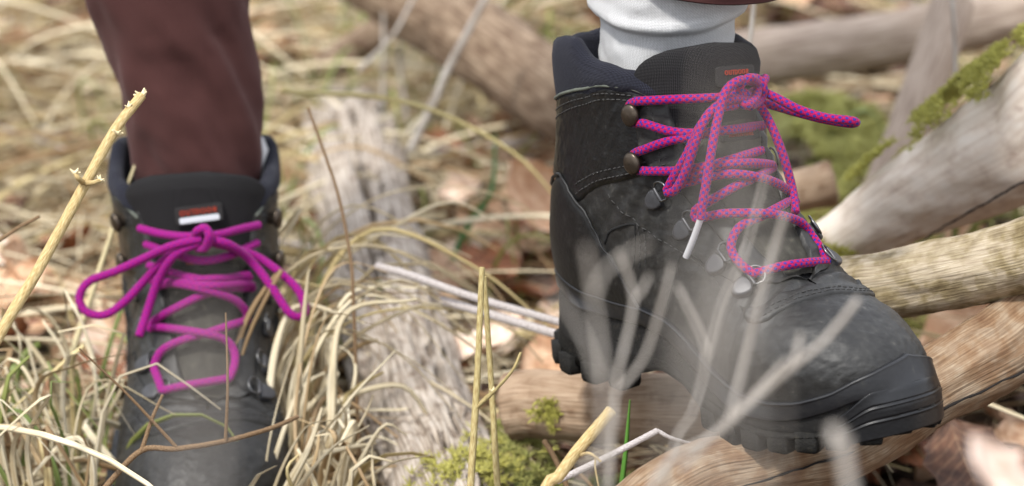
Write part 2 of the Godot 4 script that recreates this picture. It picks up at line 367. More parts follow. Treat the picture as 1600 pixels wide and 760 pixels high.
const LOG_LINES := [
	[Vector3(-0.075, 0.028, 0.3), Vector3(0.005, 0.075, 0.262), Vector3(0.088, 0.127, 0.207), Vector3(0.135, 0.133, 0.184), Vector3(0.184, 0.135, 0.157), Vector3(0.226, 0.149, 0.125), Vector3(0.272, 0.165, 0.098), Vector3(0.336, 0.186, 0.058), Vector3(0.53, 0.215, -0.02)],
	[Vector3(0.145, 0.164, 0.013), Vector3(0.188, 0.183, 0.038), Vector3(0.231, 0.196, 0.055), Vector3(0.294, 0.22, 0.078), Vector3(0.35, 0.241, 0.091), Vector3(0.55, 0.27, 0.12)],
	[Vector3(-0.001, 0.079, -0.036), Vector3(0.016, 0.083, -0.032), Vector3(0.051, 0.088, -0.013), Vector3(0.101, 0.095, 0.006), Vector3(0.154, 0.099, 0.015)],
	[Vector3(0.18, 0.109, -0.201), Vector3(0.208, 0.13, -0.187), Vector3(0.247, 0.163, -0.167), Vector3(0.284, 0.194, -0.147), Vector3(0.321, 0.224, -0.126), Vector3(0.38, 0.266, -0.109), Vector3(0.58, 0.3, -0.1)],
	[Vector3(0.253, 0.084, -0.384), Vector3(0.268, 0.112, -0.394), Vector3(0.286, 0.146, -0.427), Vector3(0.31, 0.189, -0.475), Vector3(0.318, 0.207, -0.492)],
	[Vector3(0.113, 0.073, -0.752), Vector3(0.184, 0.081, -0.755), Vector3(0.256, 0.09, -0.758), Vector3(0.333, 0.103, -0.763), Vector3(0.435, 0.121, -0.77)],
	[Vector3(-0.123, 0.155, -0.782), Vector3(-0.076, 0.135, -0.742), Vector3(-0.03, 0.118, -0.694), Vector3(0.015, 0.099, -0.644), Vector3(0.058, 0.084, -0.596), Vector3(0.096, 0.071, -0.559)],
	[Vector3(-0.156, 0.044, -0.848), Vector3(-0.138, 0.056, -0.852), Vector3(-0.116, 0.071, -0.858), Vector3(-0.085, 0.088, -0.864)],
	[Vector3(0.169, 0.13, -0.294), Vector3(0.191, 0.13, -0.294), Vector3(0.217, 0.136, -0.296)],
]
const LOG_CRACKS := [
	[Vector3(0.123, 0.135, 0.215), Vector3(0.159, 0.139, 0.198), Vector3(0.195, 0.14, 0.171), Vector3(0.223, 0.144, 0.15), Vector3(0.253, 0.154, 0.137), Vector3(0.291, 0.165, 0.119), Vector3(0.33, 0.176, 0.099)],
	[Vector3(0.251, 0.149, -0.125), Vector3(0.28, 0.177, -0.109), Vector3(0.315, 0.211, -0.079), Vector3(0.35, 0.239, -0.062)],
	[Vector3(0.222, 0.185, 0.08), Vector3(0.251, 0.194, 0.082), Vector3(0.291, 0.212, 0.102)],
]
const ROTTEN_LINE := [
	[Vector3(-0.025, 0.03, 0.067), Vector3(-0.04, 0.03, -0.027), Vector3(-0.055, 0.03, -0.098), Vector3(-0.07, 0.035, -0.194), Vector3(-0.088, 0.045, -0.31), Vector3(-0.11, 0.055, -0.481), Vector3(-0.124, 0.04, -0.65), Vector3(-0.14, -0.02, -0.888)],
]

# ---------------------------------------------------------------- boot surface
var ext := []          # how far the upper stands out from the sole's outline, by place and height
const NS := 92
const NY := 14

func station(a: float) -> PackedFloat32Array:
	var k := STATIONS.size() - 1
	var x := clampf(a, 0.0, 1.0) * k
	var i := mini(int(x), k - 1)
	var f := x - i
	var o := PackedFloat32Array()
	o.resize(9)
	var r0: Array = STATIONS[maxi(i - 1, 0)]
	var r1: Array = STATIONS[i]
	var r2: Array = STATIONS[i + 1]
	var r3: Array = STATIONS[mini(i + 2, k)]
	for e in 9:
		var p0: float = r0[e]
		var p1: float = r1[e]
		var p2: float = r2[e]
		var p3: float = r3[e]
		o[e] = p1 + 0.5 * f * (p2 - p0 + f * (2.0 * p0 - 5.0 * p1 + 4.0 * p2 - p3 + f * (3.0 * (p1 - p2) + p3 - p0)))
	return o

func flatS(a: float, v: float) -> Vector3:      # without the toe spring
	if v > 1.0: v -= 2.0
	elif v < -1.0: v += 2.0
	var c := station(a)
	var q := absf(v)
	var s := signf(v)
	var w := c[4] if s > 0.0 else c[5]
	var th := (q if q < 0.5 else 1.0 - q) * PI
	var e := 2.0 / (c[7] if q < 0.5 else c[8])
	var cs := pow(maxf(cos(th), 0.0), e)
	var sn := pow(maxf(sin(th), 0.0), e)
	var m := c[6]
	var t := m - m * cs if q < 0.5 else m + (1.0 - m) * cs
	var q2 := clampf((a - 0.5) / 0.35, 0.0, 1.0)
	q2 = q2 * q2 * (3.0 - 2.0 * q2)
	var sh := minf(a / 0.25, 1.0) * (1.0 - 0.75 * q2)
	return Vector3(c[0] + (c[2] - c[0]) * t, c[1] + (c[3] - c[1]) * t, s * w * sn + sh * (1.0 - t))

func spring(p: Vector3) -> Vector3:
	p.y += 0.013 * pow(maxf(0.0, p.x - 20.0), 2.0)
	return p

func S(a: float, v: float) -> Vector3: return spring(flatS(a, v))

func Nrm(a: float, v: float) -> Vector3:
	var da := 0.008 if a < 0.9 else -0.008
	var du := (S(a + da, v) - S(a, v)) * signf(da)
	var dv := S(a, v + 0.012) - S(a, v - 0.012)
	var n := du.cross(dv)
	return n.normalized() if n.length_squared() > 1e-14 else Vector3.UP

func creased(a: float, v: float, off: float) -> Vector3:   # leather that has been walked in
	var n := Nrm(a, v)
	var p := S(a, v)
	var d := 0.07 * nz.get_noise_3dv(p * 22.0) + 0.035 * nz.get_noise_3dv(p * 60.0)
	var flex := exp(-pow((a - 0.345) / 0.035, 2.0)) * smoothstep(0.62, 0.3, absf(v))
	d += flex * 0.16 * sin((a + 0.03 * sin(v * 5.0)) * 210.0)
	var bend := exp(-pow((a - 0.62) / 0.07, 2.0)) * smoothstep(0.62, 0.4, absf(v))
	d += bend * 0.09 * sin(a * 150.0 + v * 16.0)
	return p + n * (off + d)

func outline(s: float) -> Vector2:
	var k := OUTLINE.size()
	var x := fposmod(s, 1.0) * k
	var i := int(x) % k
	var f := x - int(x)
	var p0: Vector2 = OUTLINE[(i - 1 + k) % k]
	var p1: Vector2 = OUTLINE[i]
	var p2: Vector2 = OUTLINE[(i + 1) % k]
	var p3: Vector2 = OUTLINE[(i + 2) % k]
	return p1 + (p2 - p0 + (p0 * 2.0 - p1 * 5.0 + p2 * 4.0 - p3 + ((p1 - p2) * 3.0 + p3 - p0) * f) * f) * (0.5 * f)

func outward(s: float) -> Vector2:
	var d := outline(s + 0.004) - outline(s - 0.004)
	return Vector2(-d.y, d.x).normalized()

func measure_upper() -> void:
	var o := []
	var w := []
	for i in NS:
		o.append(outline(float(i) / NS))
		w.append(outward(float(i) / NS))
		var row := PackedFloat32Array()
		row.resize(NY)
		row.fill(-99.0)
		ext.append(row)
	for i in 130:
		for j in 160:
			var p := flatS(i / 150.0, -1.0 + j / 80.0)
			if p.y > 8.9 or p.y < 2.0: continue
			var flat := Vector2(p.x, p.z)
			var best := 1e9
			var k := 0
			for e in NS:
				var d: float = flat.distance_squared_to(o[e])
				if d < best:
					best = d
					k = e
			var b := int(p.y / 9.0 * NY)
			ext[k][b] = maxf(ext[k][b], (flat - o[k]).dot(w[k]))
	for i in NS:
		for b in NY:
			if ext[i][b] < -90.0: ext[i][b] = ext[i][b - 1] if b > 0 and ext[i][b - 1] > -90.0 else 0.0
	for turn in 2:
		var old := ext.duplicate(true)
		for i in NS:
			for b in NY:
				ext[i][b] = (old[i - 1][b] + 2.0 * old[i][b] + old[(i + 1) % NS][b] + old[i][maxi(b - 1, 0)] + old[i][mini(b + 1, NY - 1)]) / 6.0

func wall(s: float, y: float, off: float) -> Vector3:
	var f := fposmod(s, 1.0) * NS
	var i := int(f) % NS
	var g := clampf(y / 9.0 * NY - 0.5, 0.0, NY - 1.001)
	var b := int(g)
	var e0: float = lerpf(ext[i][b], ext[i][b + 1], g - b)
	var e1: float = lerpf(ext[(i + 1) % NS][b], ext[(i + 1) % NS][b + 1], g - b)
	var u := along_foot(s)
	var low := lerpf(-0.3, -2.6, smoothstep(lerpf(4.8, 3.0, smoothstep(0.75, 0.9, u)), lerpf(6.8, 5.2, smoothstep(0.75, 0.9, u)), y))
	var e := clampf(lerpf(e0, e1, f - int(f)), low, 1.2) * smoothstep(2.0, 3.4, y)
	var p := outline(s) + outward(s) * (e + off)
	return spring(Vector3(p.x, y, p.y))

# sole heights by place: 0 at the heel, 1 at the toe
const RAND := [Vector2(0, 6.3), Vector2(0.2, 6.3), Vector2(0.274, 5.85), Vector2(0.35, 5.9), Vector2(0.405, 6.1), Vector2(0.457, 5.9), Vector2(0.51, 5.0), Vector2(0.57, 4.1), Vector2(0.64, 3.4), Vector2(0.71, 3.2), Vector2(0.77, 3.3), Vector2(0.83, 3.7), Vector2(0.874, 4.3), Vector2(0.93, 4.7), Vector2(1, 5.0)]
const LEDGE := [Vector2(0, 3.2), Vector2(0.2, 2.7), Vector2(0.26, 2.3), Vector2(0.34, 2.5), Vector2(0.44, 3.2), Vector2(0.53, 2.5), Vector2(0.64, 1.75), Vector2(0.71, 1.35), Vector2(0.85, 1.2), Vector2(1, 1.6)]
const GROUND := [Vector2(0, 0.9), Vector2(0.12, 0.3), Vector2(0.26, 0.05), Vector2(0.34, 0.1), Vector2(0.4, 1.0), Vector2(0.44, 1.7), Vector2(0.5, 1.5), Vector2(0.56, 0.5), Vector2(0.62, 0.1), Vector2(0.9, 0.05), Vector2(1, 0.5)]
func along_foot(s: float) -> float:
	s = fposmod(s, 1.0)
	return s / 0.525 if s < 0.525 else (1.0 - s) / 0.475

func strip(mb: MB, s0: float, s1: float, n: int, profile: Callable, closed := false) -> void:   # profile(u, s) gives rows of (height, outward)
	var P := PackedVector3Array()
	var rows := 0
	for i in n + 1:
		var s := lerpf(s0, s1, float(i) / n)
		var pr: Array = profile.call(along_foot(s), s)
		rows = pr.size()
		for e in pr: P.append(wall(s, e.x, e.y))
	mb.grid(P, n + 1, rows, -1.0)

func patch(mb: MB, c0: Array, c1: Array, nu: int, nv: int, off: float, rim := 0.12, side := 1.0, wrinkle := true) -> void:   # a panel laid on the surface between two lines of (a, v)
	var P := PackedVector3Array()
	var U := PackedVector2Array()
	for i in nu + 1:
		var s := float(i) / nu
		var e0: Vector2 = crv(c0, s)
		var e1: Vector2 = crv(c1, s)
		for j in nv + 1:
			var t := float(j) / nv
			t = t + sin(TAU * t) * -0.09      # closer rows at the rims
			var e := e0.lerp(e1, t)
			var edge := minf(minf(t, 1.0 - t), minf(s, 1.0 - s) * 3.0 + 0.0)
			var k := sqrt(clampf(1.0 - pow(1.0 - clampf(edge / rim, 0.0, 1.0), 2.0), 0.0, 1.0))
			var o := lerpf(-0.12, off, k)
			var q := Vector2(e.x, e.y * side)
			P.append(creased(q.x, q.y, o) if wrinkle else S(q.x, q.y) + Nrm(q.x, q.y) * o)
			U.append(Vector2(t, s))
	mb.grid(P, nu + 1, nv + 1, -side, false, U)

func seam_line(path: Array, count: int, off: float, side := 1.0) -> PackedVector3Array:
	var o := PackedVector3Array()
	for i in count + 1:
		var e: Vector2 = crv(path, float(i) / count)
		o.append(creased(e.x, e.y * side, off))
	return o

func stitches(mb: MB, path: Array, off: float, side := 1.0, step := 0.42, dash := 0.27, r := 0.055) -> void:
	var fine := seam_line(path, 160, off, side)
	var cum := 0.0
	var next := 0.1
	var start := Vector3.ZERO
	var on := false
	for i in range(1, fine.size()):
		cum += fine[i].distance_to(fine[i - 1])
		if not on and cum >= next:
			start = fine[i]
			on = true
		elif on and cum >= next + dash:
			tube(mb, PackedVector3Array([start, (start + fine[i]) * 0.5 + (fine[i] - start).cross(Vector3(0.3, 0.5, 0.8)).normalized() * 0.0, fine[i]]), func(t): return r * (0.6 + 1.6 * t * (1.0 - t)), 5)
			next += step
			on = false

func COLLAR(q: float) -> float: return lerp_table([Vector2(0.2, 0.73), Vector2(0.25, 0.7635), Vector2(0.3, 0.8016), Vector2(0.36, 0.838), Vector2(0.448, 0.87), Vector2(0.55, 0.892), Vector2(0.65, 0.898), Vector2(1, 0.9)], q)
func TOP(q: float) -> float: return lerp_table([Vector2(0.2, 0.765), Vector2(0.262, 0.815), Vector2(0.32, 0.852), Vector2(0.393, 0.886), Vector2(0.45, 0.908), Vector2(0.49, 0.926), Vector2(0.52, 0.948), Vector2(0.56, 0.978), Vector2(0.61, 0.99), Vector2(0.7, 0.99), Vector2(1, 0.988)], q)
func GAP(a: float) -> float: return lerp_table([Vector2(0.3, 0.0), Vector2(0.325, 0.005), Vector2(0.34, 0.06), Vector2(0.393, 0.093), Vector2(0.463, 0.127), Vector2(0.553, 0.17), Vector2(0.637, 0.2), Vector2(0.755, 0.22), Vector2(0.9, 0.24)], a)

func make_boot(called: String, label: String, mir: bool, laces: Array, lace_mat: Material, lace_label: String, tongue_top: float, tilt: float) -> Node3D:
	var B := base(called)
	tag(B, label, "boot", "hiking boots worn by one person")
	var fresh := func() -> MB:
		var mb := MB.new()
		mb.sc = SC
		mb.mir = mir
		return mb
	var put := func(called_: String, mb: MB, m: Material, parent: Node = null) -> MeshInstance3D:
		return obj(called_, mb.mesh(), m, parent if parent else B)
	# leather upper, open along the lacing
	var mb: MB = fresh.call()
	for side in [1.0, -1.0]:
		var P := PackedVector3Array()
		var nu := 150
		var nv := 70
		for i in nu + 1:
			for j in nv + 1:
				var w := float(j) / nv
				var ae := COLLAR(0.21 + 0.79 * w)
				var a := lerpf(0.0, ae, float(i) / nu)
				var g := GAP(a)
				P.append(creased(a, (g + (1.0 - g) * w) * side, 0.0))
		mb.grid(P, nu + 1, nv + 1, -side)
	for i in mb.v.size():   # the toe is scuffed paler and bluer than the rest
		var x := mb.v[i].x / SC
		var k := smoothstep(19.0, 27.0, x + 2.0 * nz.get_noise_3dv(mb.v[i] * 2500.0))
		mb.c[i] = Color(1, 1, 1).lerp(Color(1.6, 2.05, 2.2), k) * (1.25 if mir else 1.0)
	# the toe is closed in front
	var tip := S(0.0, 0.0).lerp(S(0.0, 1.0), 0.5)
	var P0 := PackedVector3Array()
	for k in 3:
		for j in 41:
			P0.append(creased(0.0, -1.0 + j / 20.0, 0.0).lerp(tip + Vector3(0.1, 0, 0), 1.0 - k / 2.0))
	mb.grid(P0, 3, 41, 1.0)
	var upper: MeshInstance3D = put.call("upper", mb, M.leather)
	# tongue
	mb = fresh.call()
	for layer in [[0.0, 1.0], [-0.75, -1.0]]:
		var P := PackedVector3Array()
		for i in 71:
			var t := i / 70.0
			var a := lerpf(0.33, tongue_top, t)
			var half := 0.045 + GAP(a) * 1.12 + 0.02
			half *= sqrt(clampf(1.0 - pow(clampf((t - 0.86) / 0.14, 0.0, 1.0), 3.0), 0.0, 1.0)) * 0.97 + 0.03
			for j in 41:
				var u := j / 20.0 - 1.0
				var v: float = half * sin(u * PI * 0.5) + 0.03 * t
				var pad: float = sqrt(clampf(1.0 - u * u, 0.0, 1.0)) * sqrt(clampf((1.0 - t) * 9.0, 0.0, 1.0))
				var o: float = -0.35 - 0.2 * (1.0 - t) + layer[1] * (0.22 + 0.22 * smoothstep(0.5, 0.8, t)) * pad + 0.35 * smoothstep(0.55, 1.0, t)
				var aa := a + tilt * v * t * t
				P.append(S(aa, v) + Nrm(aa, v) * o)
		mb.grid(P, 71, 41, 1.0 * layer[1])
	var tongue: MeshInstance3D = put.call("tongue", mb, M.cordura)
	mb = fresh.call()
	for side in [1.0, -1.0]:
		patch(mb, [Vector2(0.335, 0.0), Vector2(0.45, 0.0), Vector2(0.56, 0.0), Vector2(0.645, 0.0)], [Vector2(0.335, 0.06), Vector2(0.45, 0.115), Vector2(0.56, 0.15), Vector2(0.645, 0.19)], 30, 8, -0.1, 0.05, side)
	put.call("gusset", mb, M.leather_worn, tongue)
	# collar: a padded roll from the leather edge over the top and down inside
	mb = fresh.call()
	for side in [1.0, -1.0]:
		var P := PackedVector3Array()
		var nu := 60
		var nv := 22
		for i in nu + 1:
			var q := lerpf(0.225, 1.0, float(i) / nu)
			var a0 := COLLAR(q) - 0.012
			var a1 := TOP(q)
			var fade := smoothstep(0.215, 0.3, q)
			for j in nv + 1:
				var t := float(j) / nv
				var a: float
				var o: float
				if t < 0.45:
					var k := t / 0.45
					a = lerpf(a0, a1 - 0.018, k)
					o = 0.02 + 0.34 * fade * pow(sin(k * PI * 0.62), 0.8)
				elif t < 0.72:
					var k := (t - 0.45) / 0.27 * PI
					a = a1 - 0.018 + 0.026 * sin(k)
					o = -0.26 * fade + 0.56 * fade * cos(k)
				else:
					var k := (t - 0.72) / 0.28
					a = a1 - 0.018 - k * 0.2
					o = -0.82 * fade - 0.35 * k
				a += 0.002 * sin(q * 60.0) * fade
				P.append(S(a, q * side) + Nrm(minf(a, 0.97), q * side) * o)
		mb.grid(P, nu + 1, nv + 1, side)
	var collar: MeshInstance3D = put.call("collar", mb, M.navy)
	# ankle panel with its pale edge and stitching
	var ab := [Vector2(0.615, 0.235), Vector2(0.669, 0.395), Vector2(0.703, 0.495), Vector2(0.711, 0.545), Vector2(0.7515, 0.593), Vector2(0.785, 0.66), Vector2(0.795, 0.8), Vector2(0.8, 1.0)]
	var at_ := []
	for q in [0.232, 0.345, 0.45, 0.53, 0.58, 0.66, 0.82, 1.0]: at_.append(Vector2(COLLAR(q) + 0.003, q))
	mb = fresh.call()
	patch(mb, at_, ab, 70, 20, 0.16, 0.07, 1.0)
	patch(mb, at_, ab, 70, 20, 0.16, 0.07, -1.0)
	put.call("ankle_panel", mb, M.leather_dark)
	mb = fresh.call()
	for side in [1.0, -1.0]:
		tube(mb, seam_line(at_, 60, 0.2, side), func(_t): return 0.11, 6)
	put.call("edge_piping", mb, M.piping)
	# heel counter
	var hc0 := [Vector2(0.79, 1), Vector2(0.785, 0.8), Vector2(0.7776, 0.635), Vector2(0.711, 0.54), Vector2(0.661, 0.508), Vector2(0.591, 0.518), Vector2(0.545, 0.555)]
	var hc1 := [Vector2(0.66, 1), Vector2(0.66, 0.85), Vector2(0.64, 0.75), Vector2(0.61, 0.69), Vector2(0.57, 0.64), Vector2(0.54, 0.6), Vector2(0.52, 0.58)]
	mb = fresh.call()
	for side in [1.0, -1.0]:
		patch(mb, hc0, hc1, 50, 16, 0.22, 0.09, side, false)
		tube(mb, seam_line(hc0, 50, 0.2, side), func(t): return 0.13 - 0.05 * t, 6)
	put.call("heel_counter", mb, M.counter)
	# the stays that carry the lace hooks and rings
	mb = fresh.call()
	for side in [1.0, -1.0]:
		var g0 := []
		var g1 := []
		for a in [0.318, 0.335, 0.37, 0.43, 0.5, 0.58, 0.66, 0.73, 0.775]:
			g0.append(Vector2(a, GAP(a) - 0.004))
			g1.append(Vector2(a + 0.012, GAP(a) + (0.1 if a > 0.33 else 0.03) + (0.03 if a > 0.6 else 0.0)))
		patch(mb, g0, g1, 60, 10, 0.2, 0.12, side)
	put.call("lace_stay", mb, M.leather)
	# toe seam: a raised band with a double row of stitches, and the loops of leather beside the lacing
	var vamp := [Vector2(0.33, 0.31), Vector2(0.302, 0.262), Vector2(0.29, 0.17), Vector2(0.279, 0.07), Vector2(0.2665, -0.052), Vector2(0.262, -0.157), Vector2(0.285, -0.27), Vector2(0.33, -0.33)]
	var vamp2 := []
	for e in vamp: vamp2.append(Vector2(e.x + 0.034, e.y * 0.92))
	mb = fresh.call()
	patch(mb, vamp, vamp2, 50, 8, 0.17, 0.2)
	put.call("toe_seam", mb, M.leather)
	var dark := func(path: Array, r: float, m: MB, side: float) -> void: tube(m, seam_line(path, 50, 0.0, side), func(_t): return r, 6)
	for side in [1.0, -1.0]:
		for gr in [[[Vector2(0.6293, 0.505), Vector2(0.634, 0.488), Vector2(0.618, 0.452), Vector2(0.603, 0.432)], 0.09], [[Vector2(0.603, 0.432), Vector2(0.585, 0.46), Vector2(0.565, 0.505)], 0.045], [[Vector2(0.49, 0.53), Vector2(0.495, 0.45), Vector2(0.5, 0.37), Vector2(0.44, 0.31), Vector2(0.40, 0.26), Vector2(0.375, 0.235)], 0.05]]:
			mb = fresh.call()
			dark.call(gr[0], gr[1], mb, side)
			put.call("seam_groove", mb, M.black)
	mb = fresh.call()
	for side in [1.0, -1.0]:
		var l1 := []
		var l2 := []
		for q in [0.28, 0.345, 0.45, 0.53, 0.6, 0.7, 0.82, 1.0]:
			l1.append(Vector2(COLLAR(q) - 0.014, q))
			l2.append(Vector2(COLLAR(q) - 0.026, q))
		stitches(mb, l1, 0.18, side)
		stitches(mb, l2, 0.18, side)
		var b1 := []
		var b2 := []
		for e in ab.slice(0, 4):
			b1.append(e + Vector2(0.014, 0.006))
			b2.append(e + Vector2(0.028, 0.008))
		stitches(mb, b1, 0.18, side)
		stitches(mb, b2, 0.18, side)
		stitches(mb, [Vector2(0.685, 0.462), Vector2(0.6192, 0.43), Vector2(0.5952, 0.425), Vector2(0.5391, 0.4), Vector2(0.485, 0.36), Vector2(0.4208, 0.318), Vector2(0.36, 0.325)], 0.03, side, 0.5, 0.3, 0.045)
		stitches(mb, [Vector2(0.6, 0.425), Vector2(0.58, 0.45), Vector2(0.555, 0.5)], 0.03, side)
		stitches(mb, [Vector2(0.59, 0.42), Vector2(0.57, 0.445), Vector2(0.547, 0.49)], 0.03, side)
		stitches(mb, [Vector2(0.61, 0.3), Vector2(0.66, 0.272), Vector2(0.72, 0.27), Vector2(0.765, 0.28)], 0.22, side)
	for d in [0.008, 0.017]:
		var l := []
		for e in vamp.slice(1, 7): l.append(Vector2(e.x + d, e.y * 0.97))
		stitches(mb, l, 0.19)
	var st: MeshInstance3D = put.call("stitching", mb, M.thread)
	st.set_meta("kind", "stuff")
	# sole
	mb = fresh.call()
	strip(mb, 0.0, 1.0, 160, func(u, _s):
		var y := lerp_table(RAND, u)
		var h := lerpf(1.15, 1.75, smoothstep(0.82, 0.95, u))
		return [Vector2(y + 0.02, -0.25), Vector2(y, 0.08), Vector2(y - 0.04, 0.2), Vector2(y - 0.14, 0.27), Vector2(y - 0.18, 0.23), Vector2(y - 0.3, 0.25), Vector2(y - h * 0.6, 0.33), Vector2(y - h * 0.9, 0.36), Vector2(y - h * 0.97, 0.33), Vector2(y - h, 0.24), Vector2(y - h - 0.03, 0.0)])
	put.call("rubber_rand", mb, M.rubber)
	mb = fresh.call()
	strip(mb, 0.0, 1.0, 120, func(u, _s):
		var y := lerp_table(RAND, u) - 1.0
		var l := minf(lerp_table(LEDGE, u), y - 0.3)
		return [Vector2(y, 0.1), Vector2(lerpf(y, l, 0.3), 0.16), Vector2(lerpf(y, l, 0.6), 0.16), Vector2(lerpf(y, l, 0.8), 0.16), Vector2(l + 0.1, 0.14), Vector2(l - 0.05, 0.1)])
	put.call("midsole", mb, M.midsole)
	mb = fresh.call()
	strip(mb, 0.0, 1.0, 120, func(u, _s):
		var l := minf(lerp_table(LEDGE, u), lerp_table(RAND, u) - 1.3)
		var f := smoothstep(0.35, 0.65, u)
		var g := maxf(lerp_table(GROUND, u), 0.0) + 0.85
		g = minf(g, l - 0.15)
		return [Vector2(l + 0.06, 0.0), Vector2(l + 0.04, 0.3 * f + 0.02), Vector2(l - 0.05, 0.4 * f + 0.04), Vector2(l - 0.2, 0.42 * f + 0.04), Vector2(lerpf(l, g, 0.6), 0.34 * f), Vector2(g, 0.28 * f), Vector2(g, -1.0), Vector2(g + 0.05, -2.4), Vector2(g + 0.1, -4.2)])
	var outsole: MeshInstance3D = put.call("outsole", mb, M.sole)
	# toe bumper with its grooves
	mb = fresh.call()
	strip(mb, 0.438, 0.612, 50, func(_u, s):
		var e: float = minf(s - 0.438, 0.612 - s) / 0.02
		var k := sqrt(clampf(1.0 - pow(1.0 - clampf(e, 0.0, 1.0), 2.0), 0.0, 1.0))
		var top := lerpf(2.2, 3.45, smoothstep(0.0, 1.8, e))
		var o := []
		for r in 56:
			var t := r / 55.0
			var y := lerpf(top, 0.35, t)
			var b := k * (0.36 + 0.22 * t) * sqrt(clampf(1.0 - pow(1.0 - clampf(t / 0.07, 0.0, 1.0), 2.0), 0.0, 1.0))
			if t < 0.02: b = 0.0
			elif t > 0.98: b = -0.2
			for gr in [0.33, 0.6]: b -= k * (0.09 * exp(-pow((t - gr) / 0.014, 2.0)) - 0.05 * exp(-pow((t - gr - 0.035) / 0.016, 2.0)))
			o.append(Vector2(y, b))
		return o)
	put.call("toe_bumper", mb, M.rubber_shine)
	# lugs
	var places := []
	for s in [0.045, 0.085, 0.122, 0.155, 0.185, 0.3, 0.328, 0.356, 0.384, 0.412, 0.44, 0.47, 0.5, 0.53, 0.56, 0.59, 0.62, 0.65, 0.68, 0.71, 0.82, 0.855, 0.89, 0.925, 0.96, 0.0]: places.append([s, 0.3])
	for s in [0.07, 0.14, 0.32, 0.37, 0.42, 0.48, 0.55, 0.61, 0.67, 0.86, 0.93]: places.append([s, -2.0])
	for pl in places:
		mb = fresh.call()
		var P := PackedVector3Array()
		var s0: float = pl[0]
		var u := along_foot(s0)
		var g := lerp_table(GROUND, u)
		var c := wall(s0, g, pl[1])
		var w2 := outward(s0)
		var out := Vector3(w2.x, 0, w2.y)
		var side := Vector3(-w2.y, 0, w2.x)
		for r in [[1.3, 0.0], [1.3, 0.54], [0.3, 0.52], [0.08, 0.47], [0.0, 0.34], [0.0, 0.0]]:
			for j in 17:
				var an := TAU * j / 16.0
				var ca := pow(absf(cos(an)), 0.28) * signf(cos(an))
				var sa := pow(absf(sin(an)), 0.28) * signf(sin(an))
				var k: float = r[1] / 0.52
				P.append(c + side * (ca * 0.72 * k) + out * (sa * 0.85 * k - 0.72) + Vector3(0, r[0], 0))
		mb.grid(P, 6, 17, 1.0, true)
		put.call("lug", mb, M.sole)
	# hooks above, rings below
	var rings := [Vector2(0.367, 0.167), Vector2(0.431, 0.218), Vector2(0.519, 0.278), Vector2(0.599, 0.31)]
	for side in [1.0, -1.0]:
		for e: Vector2 in rings:
			var k := 1.0 if side > 0.0 else -0.93
			var n := Nrm(e.x, e.y * k)
			var p := S(e.x, e.y * k) + n * 0.28
			var away := (S(e.x + 0.004, (e.y + 0.05) * k) - S(e.x, e.y * k)).normalized()
			var acr := n.cross(away).normalized()
			# plate: a rounded tab folded over the ring's straight bar
			mb = fresh.call()
			var P := PackedVector3Array()
			var prof := [[0.0, -0.05], [0.0, 0.12], [0.1, 0.16], [0.9, 0.16], [1.0, 0.12], [1.04, -0.1]]
			for r in 5:
				for j in 25:
					var an := TAU * j / 24.0
					var q: float = [0.02, 0.75, 0.9, 1.0, 1.03][r]
					var x := cos(an) * 0.6 * q
					var y := sin(an) * 0.92 * q
					if y < 0.0: y *= 0.42
					P.append(p + away * (0.72 + y) + acr * x + n * [0.12, 0.11, 0.08, 0.0, -0.35][r])
			mb.grid(P, 5, 25, -1.0, true)
			tube(mb, PackedVector3Array([p + away * 0.28 + acr * 0.42 + n * 0.14, p + away * 0.26 + n * 0.18, p + away * 0.28 - acr * 0.42 + n * 0.14]), func(_t): return 0.13, 8)
			var plate: MeshInstance3D = put.call("lace_plate", mb, M.plate)
			mb = fresh.call()
			var loop := PackedVector3Array()
			for j in 25:
				var an := TAU * j / 24.0
				var y := cos(an)
				loop.append(p + acr * sin(an) * (0.55 if y > 0.0 else 0.64) + away * (0.24 * clampf(y * 2.2, -3.0, 1.0) if y > 0.0 else y * 0.62) + n * (0.2 - 0.06 * y))
			tube(mb, loop, func(_t): return 0.075, 7, 1.0, 0.0, 100.0, Color(1, 1, 1), 1.0, false)
			put.call("ring", mb, M.wire, plate)
		for e: Vector2 in [Vector2(0.772, 0.335), Vector2(0.681, 0.345)]:
			var n := Nrm(e.x, e.y * side)
			var p := S(e.x, e.y * side)
			mb = fresh.call()
			var up := (S(e.x + 0.03, e.y * side) - p).normalized()
			var acr := n.cross(up)
			var P := PackedVector3Array()
			for r in [[0.05, 0.34], [0.3, 0.32], [0.5, 0.36], [0.62, 0.52], [0.78, 0.56], [0.92, 0.48], [1.0, 0.3], [1.02, 0.02]]:
				for j in 19:
					var an := TAU * j / 18.0
					P.append(p + n * r[0] + (up * sin(an) * 1.12 + acr * cos(an) * 0.95) * (r[1] * 1.14))
			mb.grid(P, 8, 19, 1.0, true)
			put.call("lace_hook", mb, M.hook)
	# lettering on the tongue
	for w in [["OUTDOOR", 0.735 if mir else 0.752, 0.72], ["ADVENTURE", 0.612, 0.62]]:
		var a: float = w[1]
		var tv := 0.0 if mir else -0.02
		var n := Nrm(a, tv)
		var off := 0.47 if a > 0.7 else 0.2
		var p := S(a, tv) + n * (off - 0.33 + 0.35 * smoothstep(0.55, 1.0, (a - 0.33) / 0.608) - 0.2 * (1.0 - (a - 0.33) / 0.608) + 0.2)
		var up := (S(a + 0.03, tv) - S(a - 0.03, tv)).normalized()
		var right := up.cross(n).normalized()
		if mir:
			n.z = -n.z
			p.z = -p.z
			up.z = -up.z
			right = up.cross(n).normalized()
		var tag_mb := MB.new()
		tag_mb.sc = SC
		var P := PackedVector3Array()
		var hh: float = 0.62 if a > 0.7 else 0.36
